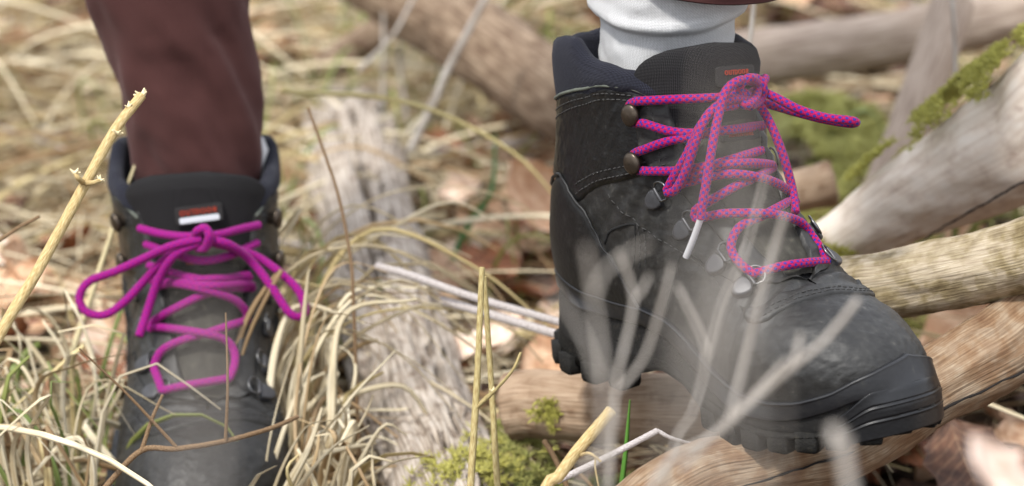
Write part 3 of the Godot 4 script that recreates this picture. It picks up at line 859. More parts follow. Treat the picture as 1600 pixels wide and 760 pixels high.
		for r in [[0.0, 0.06], [0.97, 0.06], [1.0, 0.03], [1.0, -0.2]]:
			for j in 21:
				var an := TAU * j / 20.0
				P.append(p + right * (signf(cos(an)) * pow(absf(cos(an)), 0.25) * 1.55 * r[0]) + up * (signf(sin(an)) * pow(absf(sin(an)), 0.25) * hh * r[0]) + n * r[1])
		tag_mb.grid(P, 4, 21, -1.0, true)
		var patch_o := obj("woven_tag", tag_mb.mesh(), M.tag, tongue)
		var tm := TextMesh.new()
		tm.text = w[0]
		var f := SystemFont.new()
		f.font_names = PackedStringArray(["Droid Sans"])
		f.font_weight = 700
		tm.font = f
		tm.font_size = 24
		tm.pixel_size = (0.00027 if mir else 0.00022) * w[2]
		tm.depth = 0.0004
		var o := obj("lettering", tm, M.orange, tongue)
		o.transform = Transform3D(Basis(right, up, n), (p + n * 0.09 + up * (0.22 if a > 0.7 else 0.0)) * SC)
		if a > 0.7 and mir:
			var white := MB.new()
			white.sc = SC
			var Q := PackedVector3Array()
			for r in [[0.0, 0.09], [0.97, 0.09], [1.0, 0.05]]:
				for j in 17:
					var an := TAU * j / 16.0
					Q.append(p + right * (signf(cos(an)) * pow(absf(cos(an)), 0.2) * 1.3 * r[0]) + up * (signf(sin(an)) * pow(absf(sin(an)), 0.2) * 0.2 * r[0] - 0.3) + n * r[1])
			white.grid(Q, 3, 17, -1.0, true)
			obj("white_band", white.mesh(), M.white_tag, tongue)
	# lace; its points are already on the proper side
	mb = MB.new()
	mb.sc = SC
	mb.mir = mir
	for e in laces:
		var pts := along(e, maxi(10, e.size() * 5))
		tube(mb, pts, func(_t): return 0.28, 14, 0.6, 0.05, 60.0)
	var lace: MeshInstance3D = put.call("lace", mb, lace_mat)
	lace.set_meta("label", lace_label)
	return B

# ---------------------------------------------------------------- materials
func lace_texture(bg: Color, dot: Color, fleck: float) -> ImageTexture:
	var w := 128
	var im := Image.create(w, w, false, Image.FORMAT_RGB8)
	var r := RandomNumberGenerator.new()
	r.seed = 5
	for y in w:
		for x in w:
			var u := x / 16.0
			var v := y / 32.0
			var k := int(floor(u))
			var fu := u - k - 0.5
			var fv := fposmod(v + (0.5 if k % 2 else 0.0), 1.0) - 0.5
			var d := absf(fu) * 1.15 + absf(fv) * 1.7
			var thread := 0.86 + 0.14 * sin((x + y * 0.5) * PI / 4.0) * sin((x - y * 0.5) * PI / 4.0)
			var c := bg.lerp(dot, fleck * smoothstep(0.59, 0.48, d))
			var groove := smoothstep(0.0, 0.16, 0.5 - absf(fu))
			im.set_pixel(x, y, c * (thread * lerpf(0.72, 1.0, groove)))
	return ImageTexture.create_from_image(im)

func weave_texture(pitch: int, deep: float, twill: bool) -> ImageTexture:
	var w := 128
	var im := Image.create(w, w, false, Image.FORMAT_RGB8)
	for y in w:
		for x in w:
			var i := x / pitch
			var j := y / pitch
			var fx := float(x % pitch) / pitch - 0.5
			var fy := float(y % pitch) / pitch - 0.5
			var over_ := ((i + j) % 4 < 2) if twill else ((i + j) % 2 == 0)
			var h := cos(fx * PI) * (0.6 + 0.4 * cos(fy * PI)) if over_ else cos(fy * PI) * (0.6 + 0.4 * cos(fx * PI))
			var k := 1.0 - deep + deep * h
			im.set_pixel(x, y, Color(k, k, k))
	return ImageTexture.create_from_image(im)

func leaf_texture(sd: int, a: Color, b: Color) -> ImageTexture:
	var w := 128
	var im := Image.create(w, w, false, Image.FORMAT_RGB8)
	var f := FastNoiseLite.new()
	f.seed = sd
	f.frequency = 0.03
	f.fractal_octaves = 4
	for y in w:
		for x in w:
			var u := absf(x / 63.5 - 1.0)
			var v := y / 127.0
			var vein := smoothstep(0.035, 0.0, u) + 0.6 * smoothstep(0.07, 0.0, absf(fposmod(v * 8.0 - u * 2.6, 1.0) - 0.5) * 0.35)
			var k := clampf(0.5 + 0.9 * f.get_noise_2d(x, y) + 0.25 * f.get_noise_2d(x * 5.0, y * 5.0), 0.0, 1.0)
			im.set_pixel(x, y, a.lerp(b, k).lerp(Color(0.86, 0.76, 0.6), clampf(vein, 0.0, 1.0) * 0.35))
	return ImageTexture.create_from_image(im)

func wood(ramp: Array, sd: int, stretch := Vector3(2, 1.6, 1), relief := 0.12, coarse: Array = []) -> StandardMaterial3D:
	var m := mat(Color.WHITE, 0.82, noise_tex(0.016, ramp, sd, 1024, 6, FastNoiseLite.TYPE_SIMPLEX_SMOOTH, 3.0), stretch, false, noise_tex(0.022, [], sd + 40, 512, 6), relief, 0.3)
	if coarse.size(): over(m, noise_tex(0.012, coarse, sd + 90, 512, 5), Vector3(9, 9, 9))
	return m

func make_materials() -> void:
	var grain := noise_tex(0.05, [], 3, 512, 3, FastNoiseLite.TYPE_CELLULAR)
	var scuff := noise_tex(0.012, [[0.0, grey(0.78)], [0.5, grey(0.88)], [0.7, grey(0.96)], [1.0, Color(1, 0.99, 0.96)]], 8, 512, 6, FastNoiseLite.TYPE_SIMPLEX_SMOOTH, 30.0)
	var dust := noise_tex(0.02, [[0.0, Color(0.2, 0.195, 0.185)], [0.5, Color(0.235, 0.232, 0.222)], [0.7, Color(0.27, 0.268, 0.255)], [0.84, Color(0.32, 0.315, 0.3)], [0.92, Color(0.42, 0.41, 0.38)], [1.0, Color(0.62, 0.6, 0.55)]], 21, 512, 6, FastNoiseLite.TYPE_SIMPLEX_SMOOTH, 20.0)
	M.leather = over(mat(Color(0.76, 0.76, 0.77), 0.52, dust, Vector3(14, 14, 14), true, grain, 0.018, 0.45), scuff, Vector3(9, 9, 9))
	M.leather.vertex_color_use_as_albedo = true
	M.leather_dark = over(mat(Color(0.42, 0.435, 0.47), 0.42, dust, Vector3(16, 16, 16), true, grain, 0.018, 0.5), scuff, Vector3(11, 11, 11))
	M.leather_worn = over(mat(Color(1.0, 0.98, 0.93), 0.7, dust, Vector3(12, 12, 12), true, grain, 0.04, 0.3), scuff, Vector3(8, 8, 8))
	M.counter = over(mat(Color(0.48, 0.48, 0.5), 0.5, dust, Vector3(10, 10, 10), true, grain, 0.02, 0.45), scuff, Vector3(13, 13, 13))
	M.cordura = mat(Color(0.235, 0.23, 0.235), 0.85, weave_texture(8, 0.75, false), Vector3(75, 75, 75), true, weave_texture(8, 0.9, false), 0.05, 0.3)
	M.navy = mat(Color(0.2, 0.205, 0.255), 0.85, weave_texture(8, 0.75, true), Vector3(75, 75, 75), true, weave_texture(8, 0.9, true), 0.05, 0.3)
	M.navy.rim_enabled = true
	M.navy.rim = 0.3
	M.piping = over(mat(Color(0.4, 0.42, 0.38), 0.7), scuff, Vector3(12, 12, 12))
	M.black = mat(Color(0.04, 0.04, 0.04), 0.9)
	M.thread = mat(Color(0.2, 0.195, 0.19), 0.75)
	var grime := noise_tex(0.02, [[0.0, Color(0.14, 0.14, 0.145)], [0.6, Color(0.165, 0.165, 0.168)], [0.78, Color(0.2, 0.197, 0.19)], [1.0, Color(0.38, 0.36, 0.31)]], 31, 512, 6, FastNoiseLite.TYPE_SIMPLEX_SMOOTH, 25.0)
	var fine := noise_tex(0.08, [], 33, 256, 4)
	M.rubber = mat(Color(0.68, 0.69, 0.72), 0.42, grime, Vector3(10, 10, 10), true, fine, 0.012, 0.5)
	M.rubber_shine = mat(Color(0.42, 0.43, 0.47), 0.36, grime, Vector3(14, 14, 14), true, fine, 0.008, 0.5)
	M.midsole = mat(Color(0.75, 0.73, 0.7), 0.7, grime, Vector3(18, 18, 18), true, fine, 0.03, 0.35)
	M.sole = mat(Color(0.7, 0.68, 0.63), 0.75, grime, Vector3(24, 24, 24), true, fine, 0.05, 0.3)
	M.plate = over(mat(Color(0.3, 0.3, 0.31), 0.42, null, Vector3.ONE, false, null, 0.0, 0.5), scuff, Vector3(20, 20, 20))
	M.plate.metallic = 0.4
	M.wire = mat(Color(0.42, 0.42, 0.42), 0.3)
	M.wire.metallic = 0.9
	M.hook = over(mat(Color(0.34, 0.3, 0.26), 0.35), scuff, Vector3(30, 30, 30))
	M.hook.metallic = 0.75
	M.tag = mat(Color(0.16, 0.15, 0.15), 0.9, weave_texture(4, 0.4, false), Vector3(60, 60, 60), true)
	M.white_tag = mat(Color(0.75, 0.76, 0.78), 0.85)
	M.orange = mat(Color(0.56, 0.18, 0.09), 0.9)
	M.lace_fleck = mat(Color.WHITE, 0.75, lace_texture(Color(0.72, 0.035, 0.35), Color(0.17, 0.17, 0.6), 1.0), Vector3.ONE, false, lace_texture(Color.WHITE, Color(0.85, 0.85, 0.85), 1.0), 0.04, 0.3)
	M.lace_plain = mat(Color.WHITE, 0.75, lace_texture(Color(0.66, 0.05, 0.5), Color(0.55, 0.07, 0.54), 1.0), Vector3.ONE, false, lace_texture(Color.WHITE, Color(0.85, 0.85, 0.85), 1.0), 0.04, 0.3)
	for k in ["lace_fleck", "lace_plain"]:
		M[k].rim_enabled = true
		M[k].rim = 0.15
		M[k].rim_tint = 0.8
	M.metal = mat(Color(0.93, 0.93, 0.94), 0.3)
	M.metal.metallic = 0.55
	var knit := weave_texture(4, 0.3, false)
	M.sock = mat(Color(0.93, 0.93, 0.93), 0.95, knit, Vector3(40, 40, 40), true, noise_tex(0.09, [], 44, 512, 4), 0.09, 0.2)
	M.sock.rim_enabled = true
	M.sock.rim = 0.4
	M.trousers = over(mat(Color(0.345, 0.22, 0.21), 0.85, weave_texture(4, 0.25, true), Vector3(45, 45, 45), true, noise_tex(0.05, [], 46, 512, 4), 0.02, 0.25), noise_tex(0.01, [[0, grey(0.96)], [1, grey(1.0)]], 47, 256), Vector3(5, 5, 5))
	M.trousers.rim_enabled = true
	M.trousers.rim = 0.35
	# wood
	var c := func(r, g, b): return Color(r / 255.0, g / 255.0, b / 255.0)
	M.log_lichen = wood([[0.0, c.call(128, 114, 96)], [0.3, c.call(158, 144, 123)], [0.5, c.call(172, 158, 136)], [0.75, c.call(186, 173, 151)], [1.0, c.call(208, 197, 177)]], 101, Vector3(6.0, 1.2, 1), 0.06, [[0.0, c.call(120, 108, 86)], [0.4, c.call(205, 200, 176)], [0.6, grey(1.0)], [1.0, grey(1.0)]])
	M.log_toe = wood([[0.0, c.call(118, 101, 84)], [0.35, c.call(138, 120, 100)], [0.55, c.call(150, 132, 111)], [0.8, c.call(162, 145, 123)], [1.0, c.call(184, 169, 147)]], 102, Vector3(6.0, 1.0, 1), 0.05, [[0.0, c.call(186, 156, 138)], [0.4, c.call(224, 206, 190)], [0.65, grey(1.0)], [1.0, grey(1.0)]])
	M.log_heel = wood([[0.0, c.call(130, 106, 84)], [0.4, c.call(160, 136, 112)], [0.7, c.call(176, 153, 129)], [1.0, c.call(194, 174, 150)]], 103, Vector3(5.0, 1.0, 1), 0.06, [[0.0, c.call(150, 126, 110)], [0.4, grey(0.92)], [1.0, grey(1.0)]])
	M.log_pale = wood([[0.0, c.call(208, 195, 182)], [0.3, c.call(228, 218, 206)], [0.6, c.call(236, 228, 217)], [1.0, c.call(246, 241, 233)]], 104, Vector3(2.6, 0.4, 1), 0.04, [[0.0, c.call(186, 168, 160)], [0.35, c.call(236, 228, 220)], [1.0, grey(1.0)]])
	M.log_grey = wood([[0.0, c.call(126, 110, 98)], [0.4, c.call(160, 143, 128)], [0.7, c.call(182, 165, 149)], [1.0, c.call(204, 190, 175)]], 105, Vector3(4.0, 0.8, 1), 0.08)
	M.log_brown = wood([[0.0, c.call(90, 74, 60)], [0.4, c.call(128, 109, 91)], [0.7, c.call(152, 133, 112)], [1.0, c.call(186, 169, 148)]], 106, Vector3(4.0, 0.8, 1), 0.08, [[0.0, c.call(130, 110, 100)], [0.5, grey(0.95)], [1.0, grey(1.0)]])
	M.log_rotten = wood([[0.0, c.call(104, 90, 78)], [0.28, c.call(156, 143, 129)], [0.5, c.call(184, 172, 158)], [0.8, c.call(202, 191, 178)], [1.0, c.call(220, 211, 198)]], 107, Vector3(5.0, 0.5, 1), 0.12, [[0.0, c.call(140, 124, 112)], [0.4, grey(0.92)], [1.0, grey(1.0)]])
	M.crack = mat(Color(0.1, 0.08, 0.07), 0.95)
	M.twig_yellow = wood([[0.0, c.call(110, 84, 52)], [0.3, c.call(168, 142, 94)], [0.6, c.call(192, 170, 122)], [1.0, c.call(216, 202, 166)]], 108, Vector3(2, 2.5, 1), 0.02)
	M.twig_green = wood([[0.0, c.call(110, 82, 52)], [0.35, c.call(160, 140, 92)], [0.6, c.call(182, 168, 120)], [1.0, c.call(206, 196, 152)]], 109, Vector3(2, 2.5, 1), 0.02)
	M.twig_brown = wood([[0.0, c.call(74, 54, 38)], [0.4, c.call(116, 92, 68)], [1.0, c.call(158, 136, 106)]], 110, Vector3(1, 10, 1), 0.03)
	M.twig_white = wood([[0.0, c.call(120, 108, 100)], [0.4, c.call(168, 160, 156)], [1.0, c.call(206, 200, 198)]], 111, Vector3(1, 8, 1), 0.03)
	M.stalk = mat(Color(1, 1, 1), 0.7, noise_tex(0.03, [[0.0, c.call(112, 100, 88)], [0.5, c.call(160, 152, 142)], [1.0, c.call(200, 195, 188)]], 112, 256))
	M.bud = mat(c.call(222, 206, 164), 0.9)
	M.straw = mat(Color(1, 1, 1), 0.62, noise_tex(0.02, [[0.0, c.call(150, 130, 96)], [0.3, c.call(206, 192, 160)], [0.5, c.call(234, 225, 200)], [1.0, c.call(252, 249, 236)]], 113, 512), Vector3(1.5, 0.5, 1))
	M.straw.vertex_color_use_as_albedo = true
	M.straw.backlight_enabled = true
	M.straw.backlight = Color(0.35, 0.32, 0.22)
	M.moss = mat(Color(1, 1, 1), 0.9)
	M.moss.vertex_color_use_as_albedo = true
	M.moss.backlight_enabled = true
	M.moss.backlight = Color(0.3, 0.34, 0.1)
	M.soil = over(mat(Color(1, 1, 1), 0.95, noise_tex(0.02, [[0.0, c.call(26, 18, 13)], [0.4, c.call(50, 36, 26)], [0.6, c.call(78, 58, 42)], [1.0, c.call(120, 96, 72)]], 114, 512, 6), Vector3(3, 3, 3), true, noise_tex(0.05, [], 115, 512, 5), 1.0, 0.2), noise_tex(0.008, [[0.0, c.call(150, 160, 110)], [0.5, grey(0.9)], [1.0, grey(1.0)]], 116, 256), Vector3(1, 1, 1))
	M.leaf_tan = mat(Color.WHITE, 0.7, leaf_texture(1, c.call(216, 186, 156), c.call(176, 134, 102)))
	M.leaf_pale = mat(Color.WHITE, 0.7, leaf_texture(2, c.call(238, 222, 206), c.call(208, 178, 154)))
	M.leaf_russet = mat(Color.WHITE, 0.65, leaf_texture(3, c.call(158, 100, 64), c.call(104, 62, 40)))
	M.leaf_dark = mat(Color.WHITE, 0.65, leaf_texture(4, c.call(112, 78, 58), c.call(66, 44, 34)))
	M.leaf_white = mat(Color.WHITE, 0.75, leaf_texture(5, c.call(226, 208, 196), c.call(190, 164, 148)))
	for k in ["leaf_white", "leaf_tan", "leaf_pale", "leaf_russet", "leaf_dark"]:
		M[k].backlight_enabled = true
		M[k].backlight = Color(0.25, 0.18, 0.1)

# ---------------------------------------------------------------- the wood floor
func ground_height(x: float, z: float) -> float:
	return 0.018 * nz.get_noise_2d(x * 60.0, z * 60.0) + 0.01 * nz.get_noise_2d(x * 200.0 + 50.0, z * 200.0) - 0.012

func make_ground() -> void:
	var mb := MB.new()
	var xs := []
	for i in 121:
		var t := i / 60.0 - 1.0
		xs.append(t * 0.8 + signf(t) * pow(absf(t), 9.0) * 60.0)
	var P := PackedVector3Array()
	for i in 121:
		for j in 121:
			P.append(Vector3(xs[i], ground_height(xs[i], xs[j] - 0.5), xs[j] - 0.5))
	mb.grid(P, 121, 121, -1.0)
	tag(obj("ground", mb.mesh(), M.soil), "", "", "", "structure")

func log_mesh(line: Array, r: Callable, seed_: int, rough := 0.06, ridges := 0.012, rings := 110, sides := 56) -> ArrayMesh:
	var mb := MB.new()
	var pts := along(line, rings)
	var fr := frames(pts, Vector3(0.05, 1, 0.1))
	var f := FastNoiseLite.new()
	f.seed = seed_
	f.frequency = 1.0
	f.fractal_octaves = 4
	var P := PackedVector3Array()
	var U := PackedVector2Array()
	var s := 0.0
	var rows := 0
	for i in rings:
		if i: s += pts[i].distance_to(pts[i - 1])
		var b: Basis = fr[i]
		var t := float(i) / (rings - 1)
		var rad: float = r.call(t)
		var rep := [[1.0, 0.0]]
		if i == 0: rep = [[0.0, -0.05], [0.5, -0.12], [0.9, -0.1], [1.0, 0.0]]
		elif i == rings - 1: rep = [[1.0, 0.0], [0.9, 0.1], [0.5, 0.12], [0.0, 0.05]]
		for e in rep:
			rows += 1
			for j in sides + 1:
				var a := TAU * (j % sides) / sides
				var ca := cos(a)
				var sa := sin(a)
				var d := 1.0 + rough * f.get_noise_3d(ca * 1.1, sa * 1.1, s * 14.0) * 1.6 + ridges * f.get_noise_3d(ca * 9.0, sa * 9.0, s * 7.0) * 2.0
				P.append(pts[i] + (b.x * ca + b.y * sa) * (rad * d * e[0]) + b.z * (e[1] * rad * (1.0 + 0.6 * f.get_noise_2d(ca * 3.0 * e[0], sa * 3.0 * e[0]))))
				U.append(Vector2(float(j) / sides, s * 2.0))
	mb.grid(P, rows, sides + 1, -1.0, true, U)
	return mb.mesh()

func knot(parent: Node, at: Vector3, n: Vector3, r: float, m: Material) -> void:
	var mb := MB.new()
	var x := n.cross(Vector3(0.3, 0.8, 0.4)).normalized()
	var y := n.cross(x)
	var P := PackedVector3Array()
	for q in [[0.0, 0.25], [0.18, 0.2], [0.3, 0.34], [0.42, 0.22], [0.55, 0.36], [0.7, 0.4], [0.9, 0.36], [1.2, 0.14], [1.6, -0.25]]:
		for j in 25:
			var a := TAU * (j % 24) / 24.0
			var k := 1.0 + 0.12 * nz.get_noise_2d(cos(a) * 40.0 + q[0] * 30.0, sin(a) * 40.0)
			P.append(at + (x * cos(a) + y * sin(a)) * (r * q[0] * k) + n * (r * q[1]))
	mb.grid(P, 9, 25, -1.0, true)
	obj("knot", mb.mesh(), m, parent)

func crack_line(parent: Node, line: Array, r: float) -> void:
	var mb := MB.new()
	var pts := along(line, 70)
	for i in pts.size(): pts[i] += Vector3(0, 0.0014 * nz.get_noise_1d(i * 2.5), 0)
	tube(mb, pts, func(t): return r * (0.5 + 0.9 * absf(nz.get_noise_1d(t * 300.0)) + sin(PI * t) * 0.5), 7)
	obj("crack", mb.mesh(), M.crack, parent)

func make_logs() -> void:
	var L := LOG_LINES
	var o := tag(obj("log", log_mesh(L[0], func(t): return 0.0235 + 0.003 * sin(t * 9.0 + 1.0), 201, 0.1, 0.016), M.log_toe), "brown barkless log that the front of the flecked-lace boot stands on", "log")
	knot(o, Vector3(0.128, 0.121, 0.204), Vector3(-0.1, 0.15, 0.98).normalized(), 0.0085, M.log_toe)
	crack_line(o, LOG_CRACKS[0], 0.0007)
	o = tag(obj("log", log_mesh(L[1], func(t): return 0.019 + 0.006 * t, 202, 0.08, 0.014), M.log_lichen), "bare tan log with lichen specks pointing right from behind the flecked-lace boot's toe", "log")
	o = tag(obj("log", log_mesh(L[2], cone(0.0215, 0.022), 203, 0.06, 0.01), M.log_heel), "short smooth tan log lying under the heel of the flecked-lace boot", "log")
	o = tag(obj("log", log_mesh(L[3], func(t): return lerpf(0.014, 0.052, minf(t * 1.56, 1.0)), 204, 0.09, 0.01), M.log_pale), "thick pale bleached log with moss along its top, slanting up to the right edge", "log")
	crack_line(o, LOG_CRACKS[1], 0.0006)
	o = tag(obj("branch", log_mesh(L[4], cone(0.0135, 0.016), 205, 0.08, 0.012, 50, 32), M.log_grey), "grey brown branch leaning up from the pale log to the log across the back", "branch")
	o = tag(obj("log", log_mesh(L[5], func(_t): return 0.0225, 206, 0.07, 0.014), M.log_grey), "long weathered grey log lying across the back behind the leaning branch", "log")
	o = tag(obj("log", log_mesh(L[6], func(t): return 0.033 - 0.002 * t, 207, 0.08, 0.014), M.log_brown), "thick brown log slanting down behind the flecked-lace boot's collar", "log")
	o = tag(obj("branch", log_mesh(L[7], cone(0.014, 0.012), 208, 0.08, 0.014, 40, 28), M.log_brown), "short dark branch lying beside the upper end of the thick brown log", "branch")
	o = tag(obj("branch", log_mesh(L[8], cone(0.012, 0.016), 209, 0.12, 0.014, 40, 28), M.log_heel), "stubby brown piece of wood behind the hanging lace end, below the moss", "branch")
	tag(obj("fallen_log", log_mesh([Vector3(0.56, 0.09, 0.42), Vector3(0.55, 0.1, 0.1), Vector3(0.57, 0.1, -0.2), Vector3(0.6, 0.11, -0.6)], func(t): return 0.115 + 0.01 * t, 210, 0.08, 0.02, 60, 48), M.log_grey), "thick fallen log past the right edge that carries the raised ends of the logs", "log")
	# the rotten log, split along its length
	var root := base("rotten_log")
	tag(root, "weathered grey rotten log, cracked along its length, lying between the two boots", "log")
	var mb := MB.new()
	var rings := 200
	var sides := 120
	var pts := along(ROTTEN_LINE[0], rings)
	var fr := frames(pts, Vector3(0.0, 1, 0.0))
	var f := FastNoiseLite.new()
	f.seed = 77
	f.frequency = 1.0
	f.fractal_octaves = 3
	var P := PackedVector3Array()
	var U := PackedVector2Array()
	var s := 0.0
	for i in rings:
		if i: s += pts[i].distance_to(pts[i - 1])
		var b: Basis = fr[i]
		var rad := lerpf(0.036, 0.04, float(i) / rings)
		for j in sides + 1:
			var a := TAU * (j % sides) / sides
			var n1 := f.get_noise_3d(cos(a) * 2.6, sin(a) * 2.6, s * 2.6)
			var crack := smoothstep(0.06, 0.02, absf(n1)) * smoothstep(-0.15, 0.15, f.get_noise_3d(cos(a) * 1.5 + 9.0, sin(a) * 1.5, s * 5.0))
			var n2 := f.get_noise_3d(cos(a) * 9.0, sin(a) * 9.0, s * 3.0)
			var d := 1.0 - 0.5 * crack + 0.05 * n2 + 0.1 * f.get_noise_3d(cos(a), sin(a), s * 9.0 + 5.0)
			d -= 0.12 * smoothstep(0.1, 0.14, f.get_noise_3d(cos(a) * 1.6, sin(a) * 1.6 + 20.0, s * 5.0))
			P.append(pts[i] + (b.x * cos(a) + b.y * sin(a)) * (rad * d))
			U.append(Vector2(float(j) / sides, s * 2.0))
	mb.grid(P, rings, sides + 1, -1.0, true, U)
	obj("trunk", mb.mesh(), M.log_rotten, root)

func twig(called: String, label: String, lines: Array, radii: Array, m: Material, category := "twig", group := "", bump := 0.12, kinds := ["stem", "side_shoot"]) -> Node3D:
	var root := base(called)
	tag(root, label, category, group)
	for k in lines.size():
		var mb := MB.new()
		var r: Array = radii[mini(k, radii.size() - 1)]
		tube(mb, along(lines[k], 48), cone(r[0], r[1]), 12, 4.0, bump, 9000.0, Color(1, 1, 1), 1.0)
		obj(kinds[mini(k, 1)], mb.mesh(), m, root)
	return root

func bud(parent: Node, at: Vector3, r: float, sd: int) -> void:
	var mb := MB.new()
	var g := RandomNumberGenerator.new()
	g.seed = sd
	for k in 5:
		var d := Vector3(g.randf_range(-1, 1), g.randf_range(-0.4, 1), g.randf_range(-1, 1)).normalized()
		tube(mb, PackedVector3Array([at, at + d * r * 0.8, at + d * r * 1.5 + Vector3(0, r * 0.3, 0)]), func(t): return r * (0.55 - 0.4 * t), 6, 1.0, 0.2, 4000.0)
	obj("bud", mb.mesh(), M.bud, parent)

const STALK_WORDS := [
	"blurred dry stalk forking into three before the heel panel of the flecked-lace boot",
	"very faint, widely blurred stalk with side shoots before the boot's heel lugs",
	"brownish blurred stalk, bent left at the top with a thin shoot, before the boot's arch",
	"thickest blurred pale stalk, slanting right across the toe leather with three shoots",
	"blurred white stub of a stalk before the lugs beside the toe bumper",
	"blurred stalk in front of the log under the heel, beside the speckled cut stick",
	"veiling stalk that reaches the top of the flecked-lace boot's tongue",
	"veiling stalk before the knot of the flecked lace",
	"veiling stalk before the lace plates, shorter than its neighbours",
	"veiling stalk leaning right across the crossed flecked laces",
	"veiling stalk before the middle of the plain laces",
	"veiling stalk before the toe of the plain-lace boot",
]

func make_twigs() -> void:
	var t := twig("cut_twig", "thick yellowish cut twig with pale buds, leaning before the brown trouser leg", CUT_TWIG, [[0.0038, 0.0029], [0.0018, 0.0012]], M.twig_yellow)
	bud(t, CUT_TWIG[0][-1], 0.003, 1)
	bud(t, CUT_TWIG[1][-1] , 0.0022, 2)
	bud(t, CUT_TWIG[2][-1], 0.0018, 3)
	bud(t, CUT_TWIG[0][-2] + Vector3(0.002, -0.001, 0.002), 0.0024, 4)
	bud(t, CUT_TWIG[0][-2].lerp(CUT_TWIG[0][-1], 0.65) + Vector3(-0.002, 0.001, 0.002), 0.002, 5)
	twig("thin_twig", "thin dark twig end poking in beside the thick yellowish cut twig", THIN_TWIG, [[0.0016, 0.001]], M.twig_brown)
	twig("forked_twig", "slender forked brown twig lying across the toe of the plain-lace boot", FORKED_TWIG, [[0.0019, 0.0013], [0.0014, 0.0009], [0.0011, 0.0005], [0.0011, 0.0005]], M.twig_brown)
	t = twig("dead_plant", "taller dry woody stem with a hooked side twig, standing before the rotten log", STEM_A, [[0.0026, 0.0017], [0.0011, 0.0008], [0.0007, 0.0005]], M.twig_green, "plant stem", "", 0.2)
	bud(t, STEM_A[2][-1], 0.0016, 6)
	twig("dead_plant", "smooth greenish dry stem leaning on the taller woody stem", STEM_B, [[0.0022, 0.0016]], M.twig_green, "plant stem", "", 0.1)
	t = twig("cut_stick", "speckled cut stick with a curled tendril, in front of the log under the heel", CUT_STICK, [[0.0036, 0.0033], [0.0011, 0.0007], [0.0006, 0.0004]], M.twig_yellow, "stick", "", 0.1, ["stem", "tendril"])
	twig("white_stick", "thin white peeled stick crossing behind the speckled cut stick", WHITE_STICK, [[0.0019, 0.0018], [0.0013, 0.0006]], M.twig_white, "stick")
	twig("stub", "small broken stub of a stem left of the speckled cut stick", STUB, [[0.0018, 0.0016]], M.twig_brown, "plant stem")
	twig("brown_stalk", "thin dark brown stalk rising in front of the far end of the rotten log", BROWN_STALK, [[0.0015, 0.0009]], M.twig_brown, "plant stem")
	var far := ["broad pale blurred stalk leaning in front of the thick brown log", "upright pale stalk left of the leaning one, before the short dark branch", "slanting dry stalk crossing the short dark branch", "pale grass stalk hanging before the log across the back, near the leaning branch", "dry stalk slanting over the end of the thick brown log", "thin stalk close behind the tongue of the flecked-lace boot", "thin stalk under the lichen-specked log"]
	for k in BACK_STALKS.size():
		twig("dry_stalk", far[k], [BACK_STALKS[k]], [[0.0032, 0.0022] if k < 1 else [0.0018, 0.0014]], M.stalk, "plant stem", "dry stalks behind the boots", 0.05)
	twig("pale_stick", "upper of two pale sticks lying from the rotten log to the boot heel", [PALE_STICKS[0]], [[0.0026, 0.0024]], M.twig_white, "stick", "pale sticks by the heel")
	twig("pale_stick", "lower of two pale sticks lying from the rotten log to the boot heel", [PALE_STICKS[1]], [[0.0028, 0.0028]], M.twig_white, "stick", "pale sticks by the heel")
	var sets := [STALK_A, STALK_B, STALK_C, STALK_D, STALK_E, STALK_F]
	var thick := [0.0010, 0.0009, 0.0009, 0.0014, 0.0026, 0.001]
	for k in 6:
		twig("dry_stalk", STALK_WORDS[k], sets[k], [[thick[k] * 1.1, thick[k] * 0.85], [thick[k] * 0.8, thick[k] * 0.6]], M.stalk, "plant stem", "blurred stalks before the flecked-lace boot", 0.08)
	for k in VEIL_STALKS.size():
		twig("grass_stalk", STALK_WORDS[6 + k], [VEIL_STALKS[k]], [[0.00065, 0.0005]], M.stalk, "plant stem", "veiling stalks near the lens", 0.05)

func make_fallen_twigs() -> void:
	var g := RandomNumberGenerator.new()
	g.seed = 51
	for k in 30:
		var z := g.randf_range(-1.15, -0.25)
		var x := g.randf_range(-0.42, 0.42) * (1.0 - z * 0.2)
		var p := Vector3(x, ground_height(x, z) + g.randf_range(0.02, 0.05), z)
		var d := Vector3(g.randf_range(-1, 1), g.randf_range(-0.1, 0.35), g.randf_range(-1, 1)).normalized() * g.randf_range(0.05, 0.14)
		var w := Vector3(g.randf_range(-1, 1), g.randf_range(0, 0.6), g.randf_range(-1, 1)) * 0.012
		var r := g.randf_range(0.0008, 0.0022)
		twig("fallen_twig", ["thin brown fallen twig lying among the leaves and straw behind the boots", "thin pale fallen twig lying among the leaves and straw behind the boots"][k % 2], [[p - d, p - d * 0.3 + w, p + d * 0.4 - w, p + d], [p - d * 0.1 + w * 0.5, p + d * 0.3 + w * 2.5, p + d * 0.5 + w * 4.0]], [[r, r * 0.7], [r * 0.6, r * 0.4]], [M.twig_brown, M.twig_white][k % 2], "twig", ["brown fallen twigs", "pale fallen twigs"][k % 2])

